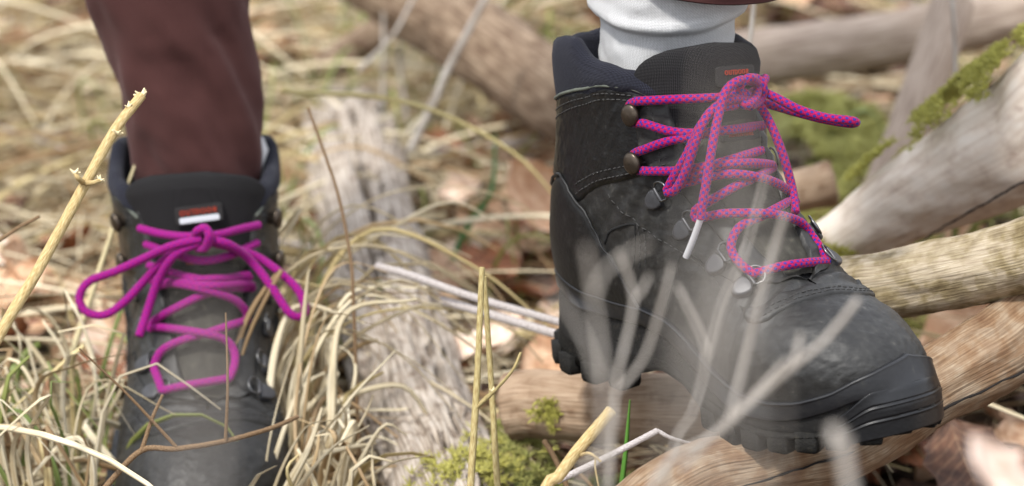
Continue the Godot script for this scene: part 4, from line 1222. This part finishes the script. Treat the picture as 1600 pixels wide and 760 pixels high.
# ---------------------------------------------------------------- leaves, grass, moss
func leaf_mesh(sd: int, nu := 9, nv := 9) -> ArrayMesh:   # one metre long, curled and cupped
	var g := RandomNumberGenerator.new()
	g.seed = sd
	var mb := MB.new()
	var curl := g.randf_range(0.4, 2.2) * (1.0 if g.randf() < 0.7 else -1.0)
	var cup := g.randf_range(0.2, 0.8)
	var wide := g.randf_range(0.24, 0.36)
	var lobes := g.randf_range(0.0, 0.3)
	var ph := g.randf() * TAU
	var P := PackedVector3Array()
	for i in nu:
		var t := float(i) / (nu - 1)
		var a := curl * (t - 0.5)
		var c := Vector3(0, (1.0 - cos(a)) / curl * (1.0), sin(a) / curl)
		var up := Vector3(0, cos(a), -sin(a))
		var w := wide * pow(sin(PI * clampf(t * 0.97 + 0.015, 0.0, 1.0)), 0.7) * (1.0 + lobes * sin(t * 26.0 + ph))
		for j in nv:
			var u := 2.0 * j / (nv - 1) - 1.0
			P.append(c + Vector3(u * w, 0, 0) + up * (cup * u * u * w + 0.05 * sin(t * 11.0 + u * 4.0 + ph) * absf(u)))
	mb.grid(P, nu, nv, -1.0)
	return mb.mesh()

func make_leaves() -> void:
	var g := RandomNumberGenerator.new()
	g.seed = 11
	var shapes := []
	for k in 7: shapes.append(leaf_mesh(500 + k))
	var mats := [M.leaf_tan, M.leaf_pale, M.leaf_russet, M.leaf_dark, M.leaf_white]
	var words := ["curled tan dead leaf on the woodland floor", "pale bleached dead leaf on the woodland floor", "russet brown dead leaf on the woodland floor", "dark brown dead leaf on the woodland floor"]
	for k in 270:
		var x := g.randf_range(-0.52, 0.52)
		var z := g.randf_range(-1.25, -0.02)
		if k < 70:
			x = g.randf_range(-0.1, 0.2)
			z = g.randf_range(-0.75, -0.2)
		elif k < 110:
			x = g.randf_range(0.12, 0.42)
			z = g.randf_range(-0.25, 0.14)
		elif k < 150:
			x = g.randf_range(-0.5, -0.22)
			z = g.randf_range(-0.5, 0.02)
		x *= 1.0 + (-z) * 0.12
		if x > -0.02 and x < 0.15 and z > -0.2: z -= 0.3
		var kind: int = [0, 0, 0, 1, 1, 2, 2, 3][g.randi() % 8]
		if k >= 60 and k < 110: kind = [0, 2, 2, 3, 3, 2][g.randi() % 6]
		var o := obj("dead_leaf", shapes[g.randi() % 7], mats[kind])
		var size := g.randf_range(0.045, 0.095)
		o.transform = Transform3D(Basis.from_euler(Vector3(g.randf_range(-0.5, 0.5), g.randf() * TAU, g.randf_range(-0.6, 0.6))).scaled(Vector3.ONE * size), Vector3(x, ground_height(x, z) + g.randf_range(0.012, 0.05), z))
		tag(o, words[kind], "leaf", ["tan dead leaves", "pale dead leaves", "russet dead leaves", "dark dead leaves"][kind])
	# a few that stand out
	var special := [
		[Vector3(0.187, 0.384, 0.79), 0.056, Vector3(0.75, 0.9, 0.1), 4, "big pale dead leaf out of focus at the lower right corner, close to the lens"],
		[Vector3(0.199, 0.376, 0.768), 0.056, Vector3(0.5, 2.4, -0.2), 4, "second pale dead leaf out of focus at the lower right corner, behind the big one"],
		[Vector3(0.02, 0.075, -0.42), 0.085, Vector3(0.6, 0.9, 0.5), 0, "large tan leaf standing on edge between the rotten log and the thick brown log"],
		[Vector3(-0.25, 0.03, -0.27), 0.09, Vector3(0.5, 1.4, 0.3), 0, "large curled tan leaf beside the plain magenta bow"],
		[Vector3(-0.02, 0.05, -0.36), 0.07, Vector3(0.3, 2.4, 0.4), 2, "russet leaf lying left of the flecked-lace boot, behind the straw"],
		[Vector3(0.225, 0.05, -0.5), 0.06, Vector3(0.4, 0.3, 0.2), 2, "russet leaf lying in the moss behind the right-hand lace loop"],
	]
	for e in special:
		var o := obj("dead_leaf", shapes[int(e[1] * 1000.0) % 7], mats[e[3]])
		o.transform = Transform3D(Basis.from_euler(e[2]).scaled(Vector3.ONE * e[1]), e[0])
		tag(o, e[4], "leaf")
	twig("leaf_stalk", "bent stalk that holds up the big pale dead leaf at the lower right corner", [[Vector3(0.24, -0.01, 0.72), Vector3(0.225, 0.15, 0.76), Vector3(0.2, 0.32, 0.785), Vector3(0.187, 0.38, 0.788)], [Vector3(0.209, 0.28, 0.787), Vector3(0.207, 0.34, 0.775), Vector3(0.2, 0.372, 0.768)]], [[0.0014, 0.0009], [0.0009, 0.0007]], M.twig_brown, "plant stem")
	# the litter below them, too many to count
	for k in 3:
		var mm := MultiMesh.new()
		mm.transform_format = MultiMesh.TRANSFORM_3D
		mm.mesh = leaf_mesh(700 + k, 5, 5)
		mm.instance_count = [700, 1400, 2000][k]
		for i in mm.instance_count:
			var z := g.randf_range(-2.6, 0.3)
			var x := g.randf_range(-0.8, 0.8) * (1.0 - z * 0.2)
			if k < 2 and x > -0.03 and x < 0.16 and z > -0.2: z -= 0.5
			mm.set_instance_transform(i, Transform3D(Basis.from_euler(Vector3(g.randf_range(-0.5, 0.5), g.randf() * TAU, g.randf_range(-0.5, 0.5))).scaled(Vector3.ONE * g.randf_range(0.02, 0.055)), Vector3(x, ground_height(x, z) + g.randf_range(-0.002, 0.009), z)))
		var o := MultiMeshInstance3D.new()
		o.name = numbered("leaf_litter")
		o.multimesh = mm
		o.material_override = [M.leaf_tan, M.leaf_russet, M.leaf_dark][k]
		add_child(o)
		tag(o, ["scraps of tan leaf litter covering the ground", "scraps of russet leaf litter covering the ground", "scraps of dark leaf litter covering the ground"][k], "leaf litter", "", "stuff")

func blade(mb: MB, p: Array, w: float, col: Color, n := 12, flat := 0.2) -> void:
	tube(mb, along(p, n), func(t): return w * (1.0 - 0.75 * t * t), 5, 3.0, 0.0, 100.0, col, flat, true, Vector3(0.2, 0.3, 1))

func straw_colour(g: RandomNumberGenerator) -> Color:
	var k := g.randf()
	if k < 0.65: return Color(0.74, 0.68, 0.57).lerp(Color(0.98, 0.96, 0.91), g.randf())
	if k < 0.8: return Color(0.6, 0.52, 0.32).lerp(Color(0.8, 0.72, 0.48), g.randf())
	return Color(0.36, 0.25, 0.16).lerp(Color(0.62, 0.5, 0.36), g.randf())

func green_colour(g: RandomNumberGenerator) -> Color: return Color(0.16, 0.27, 0.09).lerp(Color(0.34, 0.4, 0.14), g.randf())

func make_grass() -> void:
	var g := RandomNumberGenerator.new()
	g.seed = 23
	# lying straw and short green blades over the floor
	for k in 5:
		var mb := MB.new()
		for i in (9 if k < 4 else 7):
			var o := Vector3(g.randf_range(-0.05, 0.05), 0, g.randf_range(-0.05, 0.05))
			var d := Vector3(g.randf_range(-1, 1), 0, g.randf_range(-1, 1)).normalized()
			var l := g.randf_range(0.1, 0.3) if k < 4 else g.randf_range(0.04, 0.1)
			var h := g.randf_range(0.002, 0.022) * (2.0 if i % 5 == 0 else 1.0) if k < 4 else g.randf_range(0.03, 0.07)
			var side := d.cross(Vector3.UP) * g.randf_range(-0.012, 0.012)
			blade(mb, [o, o + d * l * 0.33 + Vector3(0, h, 0) + side, o + d * l * 0.7 + Vector3(0, h * 1.1, 0) - side * 0.5, o + d * l + Vector3(0, h * 0.4, 0)], g.randf_range(0.0007, 0.0022), straw_colour(g) if k < 4 else green_colour(g), 14)
		var mm := MultiMesh.new()
		mm.transform_format = MultiMesh.TRANSFORM_3D
		mm.mesh = mb.mesh()
		var spots := []
		for i in (390 if k < 4 else 190):
			var z := g.randf_range(-2.4, 0.1)
			if i % 2: z = g.randf_range(-1.3, -0.1)
			var x := g.randf_range(-0.75, 0.7) * (1.0 - z * 0.25)
			var want := 0.75 if x < -0.1 - z * 0.1 else (0.2 if z < -0.3 else 0.04)
			if k == 4: want = 0.6 if x < -0.05 else 0.3
			want += 0.8 * nz.get_noise_2d(x * 120.0 + 300.0, z * 120.0)
			if g.randf() > want: continue
			spots.append(Transform3D(Basis.from_euler(Vector3(g.randf_range(-0.15, 0.15), g.randf() * TAU, g.randf_range(-0.15, 0.15))).scaled(Vector3.ONE * g.randf_range(0.8, 1.5)), Vector3(x, ground_height(x, z) + g.randf_range(0.0, 0.022), z)))
		mm.instance_count = spots.size()
		for i in spots.size(): mm.set_instance_transform(i, spots[i])
		var o := MultiMeshInstance3D.new()
		o.name = numbered("dry_grass" if k < 4 else "green_grass")
		o.multimesh = mm
		o.material_override = M.straw
		add_child(o)
		tag(o, "flattened straw strewn over the woodland floor" if k < 4 else "short green grass blades among the straw", "grass", "straw on the floor" if k < 4 else "", "stuff")
	# tussocks: blades that can be told apart are parts
	var T := base("straw_tussock")
	tag(T, "tall tussock of bleached straw arching over the rotten log beside the plain-lace boot", "grass tussock")
	for k in 34:
		var mb := MB.new()
		var rt := Vector3(g.randf_range(-0.165, -0.12), 0.0, g.randf_range(-0.22, -0.02))
		var apex := rt + Vector3(g.randf_range(0.0, 0.07), g.randf_range(0.09, 0.16), g.randf_range(-0.03, 0.02))
		var reach := g.randf_range(0.03, 0.13)
		var e := apex + Vector3(reach, -g.randf_range(0.0, 0.09), g.randf_range(-0.05, 0.05))
		if k % 4 == 3: e = apex + Vector3(-0.03 - reach * 0.25, -g.randf_range(0.05, 0.14), g.randf_range(0.0, 0.06))
		var mid := rt.lerp(apex, 0.55) + Vector3(-0.02, 0.02, 0.0)
		blade(mb, [rt, mid, apex, apex.lerp(e, 0.55) + Vector3(0, 0.014, 0), e], (g.randf_range(0.0008, 0.0022) if k % 5 else 0.0025), straw_colour(g), 30 if k % 4 else 9, 0.14)
		obj("blade", mb.mesh(), M.straw, T)
	T = base("straw_tussock")
	tag(T, "broad twisted bleached straw at the lower edge, between the forked twig and the rotten log", "grass tussock")
	for k in 26:
		var mb := MB.new()
		var rt := Vector3(g.randf_range(-0.14, -0.09), 0.0, g.randf_range(0.0, 0.08))
		var a := rt + Vector3(g.randf_range(-0.02, 0.02), 0.05, 0.0)
		var b := a + Vector3(g.randf_range(-0.02, 0.03), g.randf_range(0.02, 0.05), g.randf_range(-0.02, 0.02))
		var e := b + Vector3(g.randf_range(-0.02, 0.04), g.randf_range(-0.02, 0.04), g.randf_range(-0.02, 0.02))
		blade(mb, [rt, a, b, e], g.randf_range(0.001, 0.003) if k % 4 else 0.0042, straw_colour(g), 26 if k % 3 else 8, 0.14)
		obj("blade", mb.mesh(), M.straw, T)
	T = base("straw_tussock")
	tag(T, "straw tussock with green blades at the left edge, under the thick yellowish cut twig", "grass tussock")
	for k in 80:
		var mb := MB.new()
		var rt := Vector3(g.randf_range(-0.36, -0.25), 0.0, g.randf_range(-0.1, 0.06))
		var a := rt + Vector3(g.randf_range(-0.02, 0.02), g.randf_range(0.04, 0.1), 0.0)
		var b := a + Vector3(g.randf_range(-0.03, 0.03), g.randf_range(0.01, 0.06), g.randf_range(-0.02, 0.03))
		var e := b + Vector3(g.randf_range(-0.05, 0.05), -g.randf_range(-0.02, 0.07), g.randf_range(-0.02, 0.04))
		var green := k % 7 == 0
		blade(mb, [rt, a, b, e], g.randf_range(0.0009, 0.0026) if k % 5 else 0.0036, green_colour(g) if green else straw_colour(g), 26 if k % 3 else 9, 0.13)
		obj("blade", mb.mesh(), M.straw, T)
	T = base("straw_tussock")
	tag(T, "hanging bleached straw that droops over the right side of the plain-lace boot", "grass tussock")
	for k in 30:
		var mb := MB.new()
		var foot := Vector3(g.randf_range(-0.155, -0.1), 0.0, g.randf_range(-0.05, 0.05))
		var top_ := Vector3(foot.x + g.randf_range(-0.01, 0.04), g.randf_range(0.05, 0.165), g.randf_range(-0.1, 0.02))
		var belly := foot.lerp(top_, g.randf_range(0.35, 0.6)) + Vector3(g.randf_range(-0.022, 0.008), 0.01, 0.012)
		var e := top_ + Vector3(g.randf_range(-0.03, 0.06), g.randf_range(-0.035, 0.03), g.randf_range(-0.03, 0.03))
		var p := [foot, belly, top_, e]
		if k % 3 == 0: p = [foot, foot.lerp(belly, 0.5) + Vector3(0.01, 0, 0.006), belly, belly + Vector3(g.randf_range(-0.02, 0.03), g.randf_range(-0.01, 0.03), 0.01)]
		blade(mb, p, g.randf_range(0.0007, 0.0024) if k % 5 else 0.0036, straw_colour(g), 30 if k % 3 else 9, 0.12)
		obj("blade", mb.mesh(), M.straw, T)
	T = base("straw_tussock")
	tag(T, "loose straw heaped over the far end of the rotten log", "grass tussock")
	for k in 30:
		var mb := MB.new()
		var c := Vector3(-0.135 + g.randfn(0, 0.035), g.randf_range(0.03, 0.075), -0.53 + g.randfn(0, 0.05))
		var d := Vector3(g.randf_range(-1, 1), g.randf_range(-0.25, 0.25), g.randf_range(-0.6, 0.9)).normalized() * g.randf_range(0.04, 0.1)
		blade(mb, [c - d, c + Vector3(0, 0.02, 0), c + d * 0.6 + Vector3(0, 0.012, 0), c + d], g.randf_range(0.0009, 0.0028), straw_colour(g), 16, 0.15)
		obj("blade", mb.mesh(), M.straw, T)
	# single blades
	var solo := [
		["long_blade", [Vector3(-0.155, 0.2, -0.3), Vector3(-0.07, 0.185, -0.32), Vector3(0.0, 0.15, -0.32), Vector3(0.04, 0.1, -0.33)], 0.002, Color(0.8, 0.75, 0.45), "long yellow grass blade slanting over the leaf litter left of the flecked-lace boot"],
		["green_blade", [Vector3(-0.05, 0.02, -0.4), Vector3(-0.035, 0.06, -0.4), Vector3(-0.015, 0.09, -0.41), Vector3(-0.012, 0.13, -0.42)], 0.0026, Color(0.08, 0.3, 0.12), "broad green grass blade behind the straw tussock"],
		["green_blade", [Vector3(0.063, 0.08, 0.1), Vector3(0.066, 0.11, 0.1), Vector3(0.068, 0.14, 0.1)], 0.0018, Color(0.15, 0.42, 0.08), "small bright green blade beside the white peeled stick"],
		["pale_straw", [Vector3(-0.31, 0.0, -0.12), Vector3(-0.285, 0.07, -0.12), Vector3(-0.25, 0.17, -0.14), Vector3(-0.235, 0.21, -0.15)], 0.0028, Color(0.95, 0.9, 0.7), "straight pale straw stem leaning behind the plain magenta loop"],
	]
	for e in solo:
		var mb := MB.new()
		blade(mb, e[1], e[2], e[3], 18, 0.35)
		tag(obj(e[0], mb.mesh(), M.straw), e[4], "grass blade")

func moss_mesh(sd: int, col: Color) -> ArrayMesh:
	var g := RandomNumberGenerator.new()
	g.seed = sd
	var mb := MB.new()
	for k in 14:
		var d := Vector3(g.randf_range(-1, 1), g.randf_range(0.2, 1.2), g.randf_range(-1, 1)).normalized() * g.randf_range(0.5, 1.0)
		var c := col.lerp(Color(0.4, 0.36, 0.1), g.randf() * 0.5) * g.randf_range(0.6, 1.15)
		tube(mb, PackedVector3Array([Vector3.ZERO, d * 0.5, d * 0.9 + Vector3(0, -0.1, 0)]), func(t): return 0.06 * (1.0 - 0.6 * t), 4, 1.0, 0.0, 1.0, c, 0.5)
	return mb.mesh()

func moss_patch(label: String, spots: Array, sd: int, size: float, col: Color) -> void:   # spots: [Vector3 place, Vector3 normal]
	var g := RandomNumberGenerator.new()
	g.seed = sd
	var mm := MultiMesh.new()
	mm.transform_format = MultiMesh.TRANSFORM_3D
	mm.mesh = moss_mesh(sd, col)
	mm.instance_count = spots.size()
	for i in spots.size():
		var n: Vector3 = spots[i][1]
		var x := n.cross(Vector3(0.3, 0.2, 1)).normalized()
		var b := Basis(x, n, x.cross(n)) * Basis(Vector3.UP, g.randf() * TAU)
		mm.set_instance_transform(i, Transform3D(b.scaled(Vector3.ONE * size * g.randf_range(0.6, 1.5)), spots[i][0]))
	var o := MultiMeshInstance3D.new()
	o.name = numbered("moss")
	o.multimesh = mm
	o.material_override = M.moss
	add_child(o)
	tag(o, label, "moss", "", "stuff")

func make_moss() -> void:
	var g := RandomNumberGenerator.new()
	g.seed = 31
	var green := Color(0.6, 0.6, 0.2)
	# mound behind the boot
	var spots := []
	for k in 13000:
		var x := g.randf_range(0.1, 0.36)
		var z := g.randf_range(-0.78, -0.3)
		var e := Vector2((x - 0.23) / 0.12, (z + 0.54) / 0.23).length()
		if e > 1.0 or nz.get_noise_2d(x * 300.0, z * 300.0) < -0.15: continue
		spots.append([Vector3(x, 0.1 * (1.0 - e * e) + 0.012 * nz.get_noise_2d(x * 500.0, z * 500.0), z), Vector3((x - 0.22) * 3.0, 1, (z + 0.56) * 2.0).normalized()])
	moss_patch("green moss mound on the ground behind the flecked-lace boot, under the log across the back", spots, 41, 0.009, green)
	# along the top of the pale log
	spots = []
	for k in 3600:
		var t := 0.22 + 0.7 * sqrt(g.randf())
		var p: Vector3 = crv(LOG_LINES[3], t)
		var d: Vector3 = (crv(LOG_LINES[3], minf(t + 0.02, 1.0)) - crv(LOG_LINES[3], t - 0.02)).normalized()
		var up := (Vector3.UP - d * d.y).normalized()
		var si := d.cross(up)
		var a := g.randfn(0.4, 0.5)
		var n := up * cos(a) - si * sin(a)
		if n.z > 0.5: continue
		if nz.get_noise_3dv(p * 400.0 + n * 20.0) < 0.0 + 0.25 * (1.0 - t): continue
		spots.append([p + n * lerpf(0.014, 0.052, minf(t * 1.56, 1.0)), n])
	moss_patch("yellow green moss growing along the top of the thick pale log", spots, 42, 0.008, Color(0.64, 0.62, 0.15))
	spots = []
	for k in 500:
		var p := Vector3(0.2, 0.128, -0.165) + Vector3(g.randfn(0, 0.014), g.randfn(0, 0.006), g.randfn(0, 0.012))
		spots.append([p, Vector3(0, 1, 0.3).normalized()])
	moss_patch("small yellow moss cushion at the thin end of the thick pale log", spots, 43, 0.006, Color(0.36, 0.34, 0.04))
	spots = []
	for k in 800:
		var x := g.randf_range(-0.01, 0.045)
		var z := g.randf_range(-0.13, 0.09)
		var e := Vector2((x + 0.0) / 0.035, (z + 0.02) / 0.11).length()
		if e > 1.0 or nz.get_noise_2d(x * 500.0, z * 500.0 + 90.0) < -0.1: continue
		spots.append([Vector3(x, 0.02 + 0.04 * (1.0 - e * e) + 0.012 * nz.get_noise_2d(x * 700.0, z * 700.0), z), Vector3(x * 8.0, 1, 0.3).normalized()])
	moss_patch("ragged green moss between the rotten log and the log under the heel", spots, 44, 0.007, Color(0.36, 0.37, 0.11))
	spots = []
	for k in 420:
		var p := Vector3(-0.026, 0.056, 0.02) + Vector3(g.randfn(0, 0.013), g.randfn(0, 0.006), g.randfn(0, 0.016))
		spots.append([p, Vector3(0, 1, 0.3).normalized()])
	moss_patch("yellow green moss tuft at the foot of the dry stems, on the rotten log", spots, 45, 0.007, Color(0.55, 0.52, 0.13))
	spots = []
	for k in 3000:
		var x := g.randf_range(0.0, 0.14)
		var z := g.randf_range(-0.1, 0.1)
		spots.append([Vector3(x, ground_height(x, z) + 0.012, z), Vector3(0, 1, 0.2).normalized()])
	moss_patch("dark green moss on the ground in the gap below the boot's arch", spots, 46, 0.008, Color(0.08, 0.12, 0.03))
	spots = []
	for k in 45:
		var p := Vector3(0.022, 0.098, -0.008) + Vector3(g.randfn(0, 0.004), -absf(g.randfn(0, 0.008)), 0.004 + g.randfn(0, 0.002))
		spots.append([p, Vector3(-0.2, 0.2, 0.9).normalized()])
	moss_patch("thin strand of yellow moss hanging on the log under the heel", spots, 47, 0.005, Color(0.42, 0.4, 0.08))

# ---------------------------------------------------------------- the person
func make_person() -> void:
	var root := base("person")
	tag(root, "person standing in brown trousers and white socks, seen from the shins down", "person")
	var mb := MB.new()
	var f := FastNoiseLite.new()
	f.seed = 9
	f.frequency = 1.0
	f.fractal_octaves = 2
	var legs := [
		[[Vector3(-0.198, 0.166, -0.165), Vector3(-0.199, 0.195, -0.163), Vector3(-0.205, 0.25, -0.165), Vector3(-0.216, 0.3, -0.168), Vector3(-0.232, 0.42, -0.17), Vector3(-0.235, 0.56, -0.16), Vector3(-0.2, 0.72, -0.19), Vector3(-0.13, 0.9, -0.22)], [0.037, 0.0405, 0.0435, 0.049, 0.062, 0.07, 0.085, 0.1]],
		[[Vector3(0.107, 0.377, 0.043), Vector3(0.109, 0.4, 0.043), Vector3(0.12, 0.45, 0.045), Vector3(0.122, 0.52, 0.05), Vector3(0.12, 0.6, 0.055), Vector3(0.08, 0.72, 0.0), Vector3(0.03, 0.82, -0.1), Vector3(-0.03, 0.92, -0.2)], [0.052, 0.053, 0.055, 0.06, 0.068, 0.08, 0.095, 0.1]],
	]
	for l in legs:
		var pts := PackedVector3Array()
		for i in 141: pts.append(crv(l[0], pow(i / 140.0, 1.4)))
		var fr := frames(pts, Vector3(0, 0, 1))
		var P := PackedVector3Array()
		for i in 145:
			var q := maxi(i - 4, 0)
			var b: Basis = fr[q]
			var r: float = crv(l[1], pow(q / 140.0, 1.4))
			if i < 4: r -= [0.006, 0.0055, 0.004, 0.0][i] * 0.8
			for j in 81:
				var a := TAU * (j % 80) / 80.0
				var w: float = pts[q].y
				var d := 0.13 * f.get_noise_3d(cos(a) * 0.9, sin(a) * 0.9, w * 13.0 + 1.1 * sin(a + 0.6)) + 0.012 * f.get_noise_3d(cos(a) * 2.0 + 7.0, sin(a) * 2.0, (w + 0.02 * cos(a)) * 50.0)
				d *= smoothstep(0.0, 0.12, float(q) / 140.0) * 0.8 + 0.2
				if q > 9 and q < 12: d -= 0.012
				var lift := Vector3(0, 0.0 if i > 3 else [0.03, 0.012, 0.0, -0.001][i], 0)
				P.append(pts[q] + (b.x * cos(a) + b.y * sin(a)) * r * (1.0 + d) + lift)
		mb.grid(P, 145, 81, -1.0, true)
	tube(mb, along([Vector3(-0.09, 0.86, -0.2), Vector3(-0.085, 0.95, -0.2), Vector3(-0.08, 1.05, -0.2)], 12), func(_t): return 0.15, 40)
	obj("trousers", mb.mesh(), M.trousers, root)
	mb = MB.new()
	var P := PackedVector3Array()
	var rows := 70
	for i in rows:
		var y := lerpf(0.25, 0.40, float(i) / (rows - 1))
		for j in 73:
			var a := TAU * (j % 72) / 72.0
			var k := Vector2(cos(a), sin(a))
			var fold := 0.3535 + 0.0015 * sin(a * 2.0 + 1.0)
			var r := 0.0385 + 0.0002 * sin(y * 500.0 + 1.5 * sin(a * 3.0)) + 0.0014 * f.get_noise_3d(k.x * 2.0, k.y * 2.0, y * 60.0)
			if y > fold: r += 0.006 * sqrt(clampf((y - fold) / 0.004, 0.0, 1.0)) + 0.0016 * exp(-pow((y - fold - 0.006) / 0.004, 2.0))
			P.append(Vector3(0.089 + 0.02 * (y - 0.35), y, 0.036) + Vector3(k.x * r, 0, k.y * r * 1.05))
	mb.grid(P, rows, 73, 1.0, true)
	obj("sock", mb.mesh(), M.sock, root)
	mb = MB.new()
	tube(mb, along([Vector3(-0.203, 0.1, -0.17), Vector3(-0.196, 0.15, -0.168), Vector3(-0.186, 0.185, -0.169), Vector3(-0.184, 0.205, -0.17)], 20), func(_t): return 0.029, 32, 1.0, 0.02, 300.0)
	obj("sock", mb.mesh(), M.sock, root)

# ----------------------------------------------------------------
func _ready() -> void:
	nz.seed = 4
	nz.frequency = 0.05
	nz.fractal_octaves = 3
	var cam := Camera3D.new()
	cam.name = "camera"
	cam.fov = 7.541
	cam.near = 0.05
	cam.far = 200.0
	cam.position = Vector3(0, 0.95244, 2.06732)
	cam.rotation_degrees = Vector3(-20, 0, 0)
	add_child(cam)
	var we := WorldEnvironment.new()
	we.name = "surroundings"
	var attr := CameraAttributesPhysical.new()
	attr.frustum_focal_length = 180.0
	attr.exposure_aperture = 8.6
	attr.frustum_focus_distance = 2.055
	we.camera_attributes = attr
	var env := Environment.new()
	env.background_mode = Environment.BG_SKY
	var sky := ProceduralSkyMaterial.new()
	sky.sky_top_color = Color(0.93, 0.95, 1.0)
	sky.sky_horizon_color = Color(0.9, 0.91, 0.92)
	sky.sky_curve = 0.3
	sky.ground_bottom_color = Color(0.3, 0.27, 0.22)
	sky.ground_horizon_color = Color(0.5, 0.48, 0.44)
	sky.sun_angle_max = 40.0
	var sk := Sky.new()
	sk.sky_material = sky
	env.sky = sk
	env.tonemap_mode = Environment.TONE_MAPPER_LINEAR
	env.tonemap_exposure = 1.8
	env.sdfgi_enabled = true
	env.ssao_enabled = true
	env.ssil_enabled = true
	we.environment = env
	add_child(we)
	var sun := DirectionalLight3D.new()
	sun.name = "sun"
	sun.light_energy = 0.75
	sun.light_angular_distance = 7.0
	sun.light_color = Color(1.0, 0.985, 0.96)
	sun.shadow_enabled = true
	sun.rotation_degrees = Vector3(-58, -38, 0)
	add_child(sun)

	make_materials()
	make_ground()
	make_logs()
	measure_upper()
	var R := make_boot("hiking_boot", "dark leather hiking boot with blue-flecked magenta laces, standing on the logs", false, FLECKED_LACE, M.lace_fleck, "magenta lace flecked with blue, tied in a bow", 0.868, 0.16)
	R.transform = Transform3D(Basis(Vector3.UP, -deg_to_rad(51.5)) * Basis(Vector3.BACK, deg_to_rad(4.5)), Vector3(0.0433, 0.1345, 0.0))
	var ag := MB.new()
	ag.sc = SC
	tube(ag, along([Vector3(18.3, 13.4, 5.36), Vector3(17.8, 12.0, 5.6), Vector3(17.31, 10.79, 5.83)], 10), func(_t): return 0.2, 14)
	obj("aglet", ag.mesh(), M.metal, R)
	var L := make_boot("hiking_boot", "grey dusty hiking boot with plain magenta laces, standing in the straw", true, PLAIN_LACE, M.lace_plain, "plain magenta lace tied in a bow", 0.885, 0.0)
	L.transform = Transform3D(Basis(Vector3.UP, -deg_to_rad(88.0)) * Basis.from_scale(Vector3(1, 1, 1.04)), Vector3(-0.2035, 0.0, -0.232))
	make_person()
	make_twigs()
	make_fallen_twigs()
	make_leaves()
	make_grass()
	make_moss()
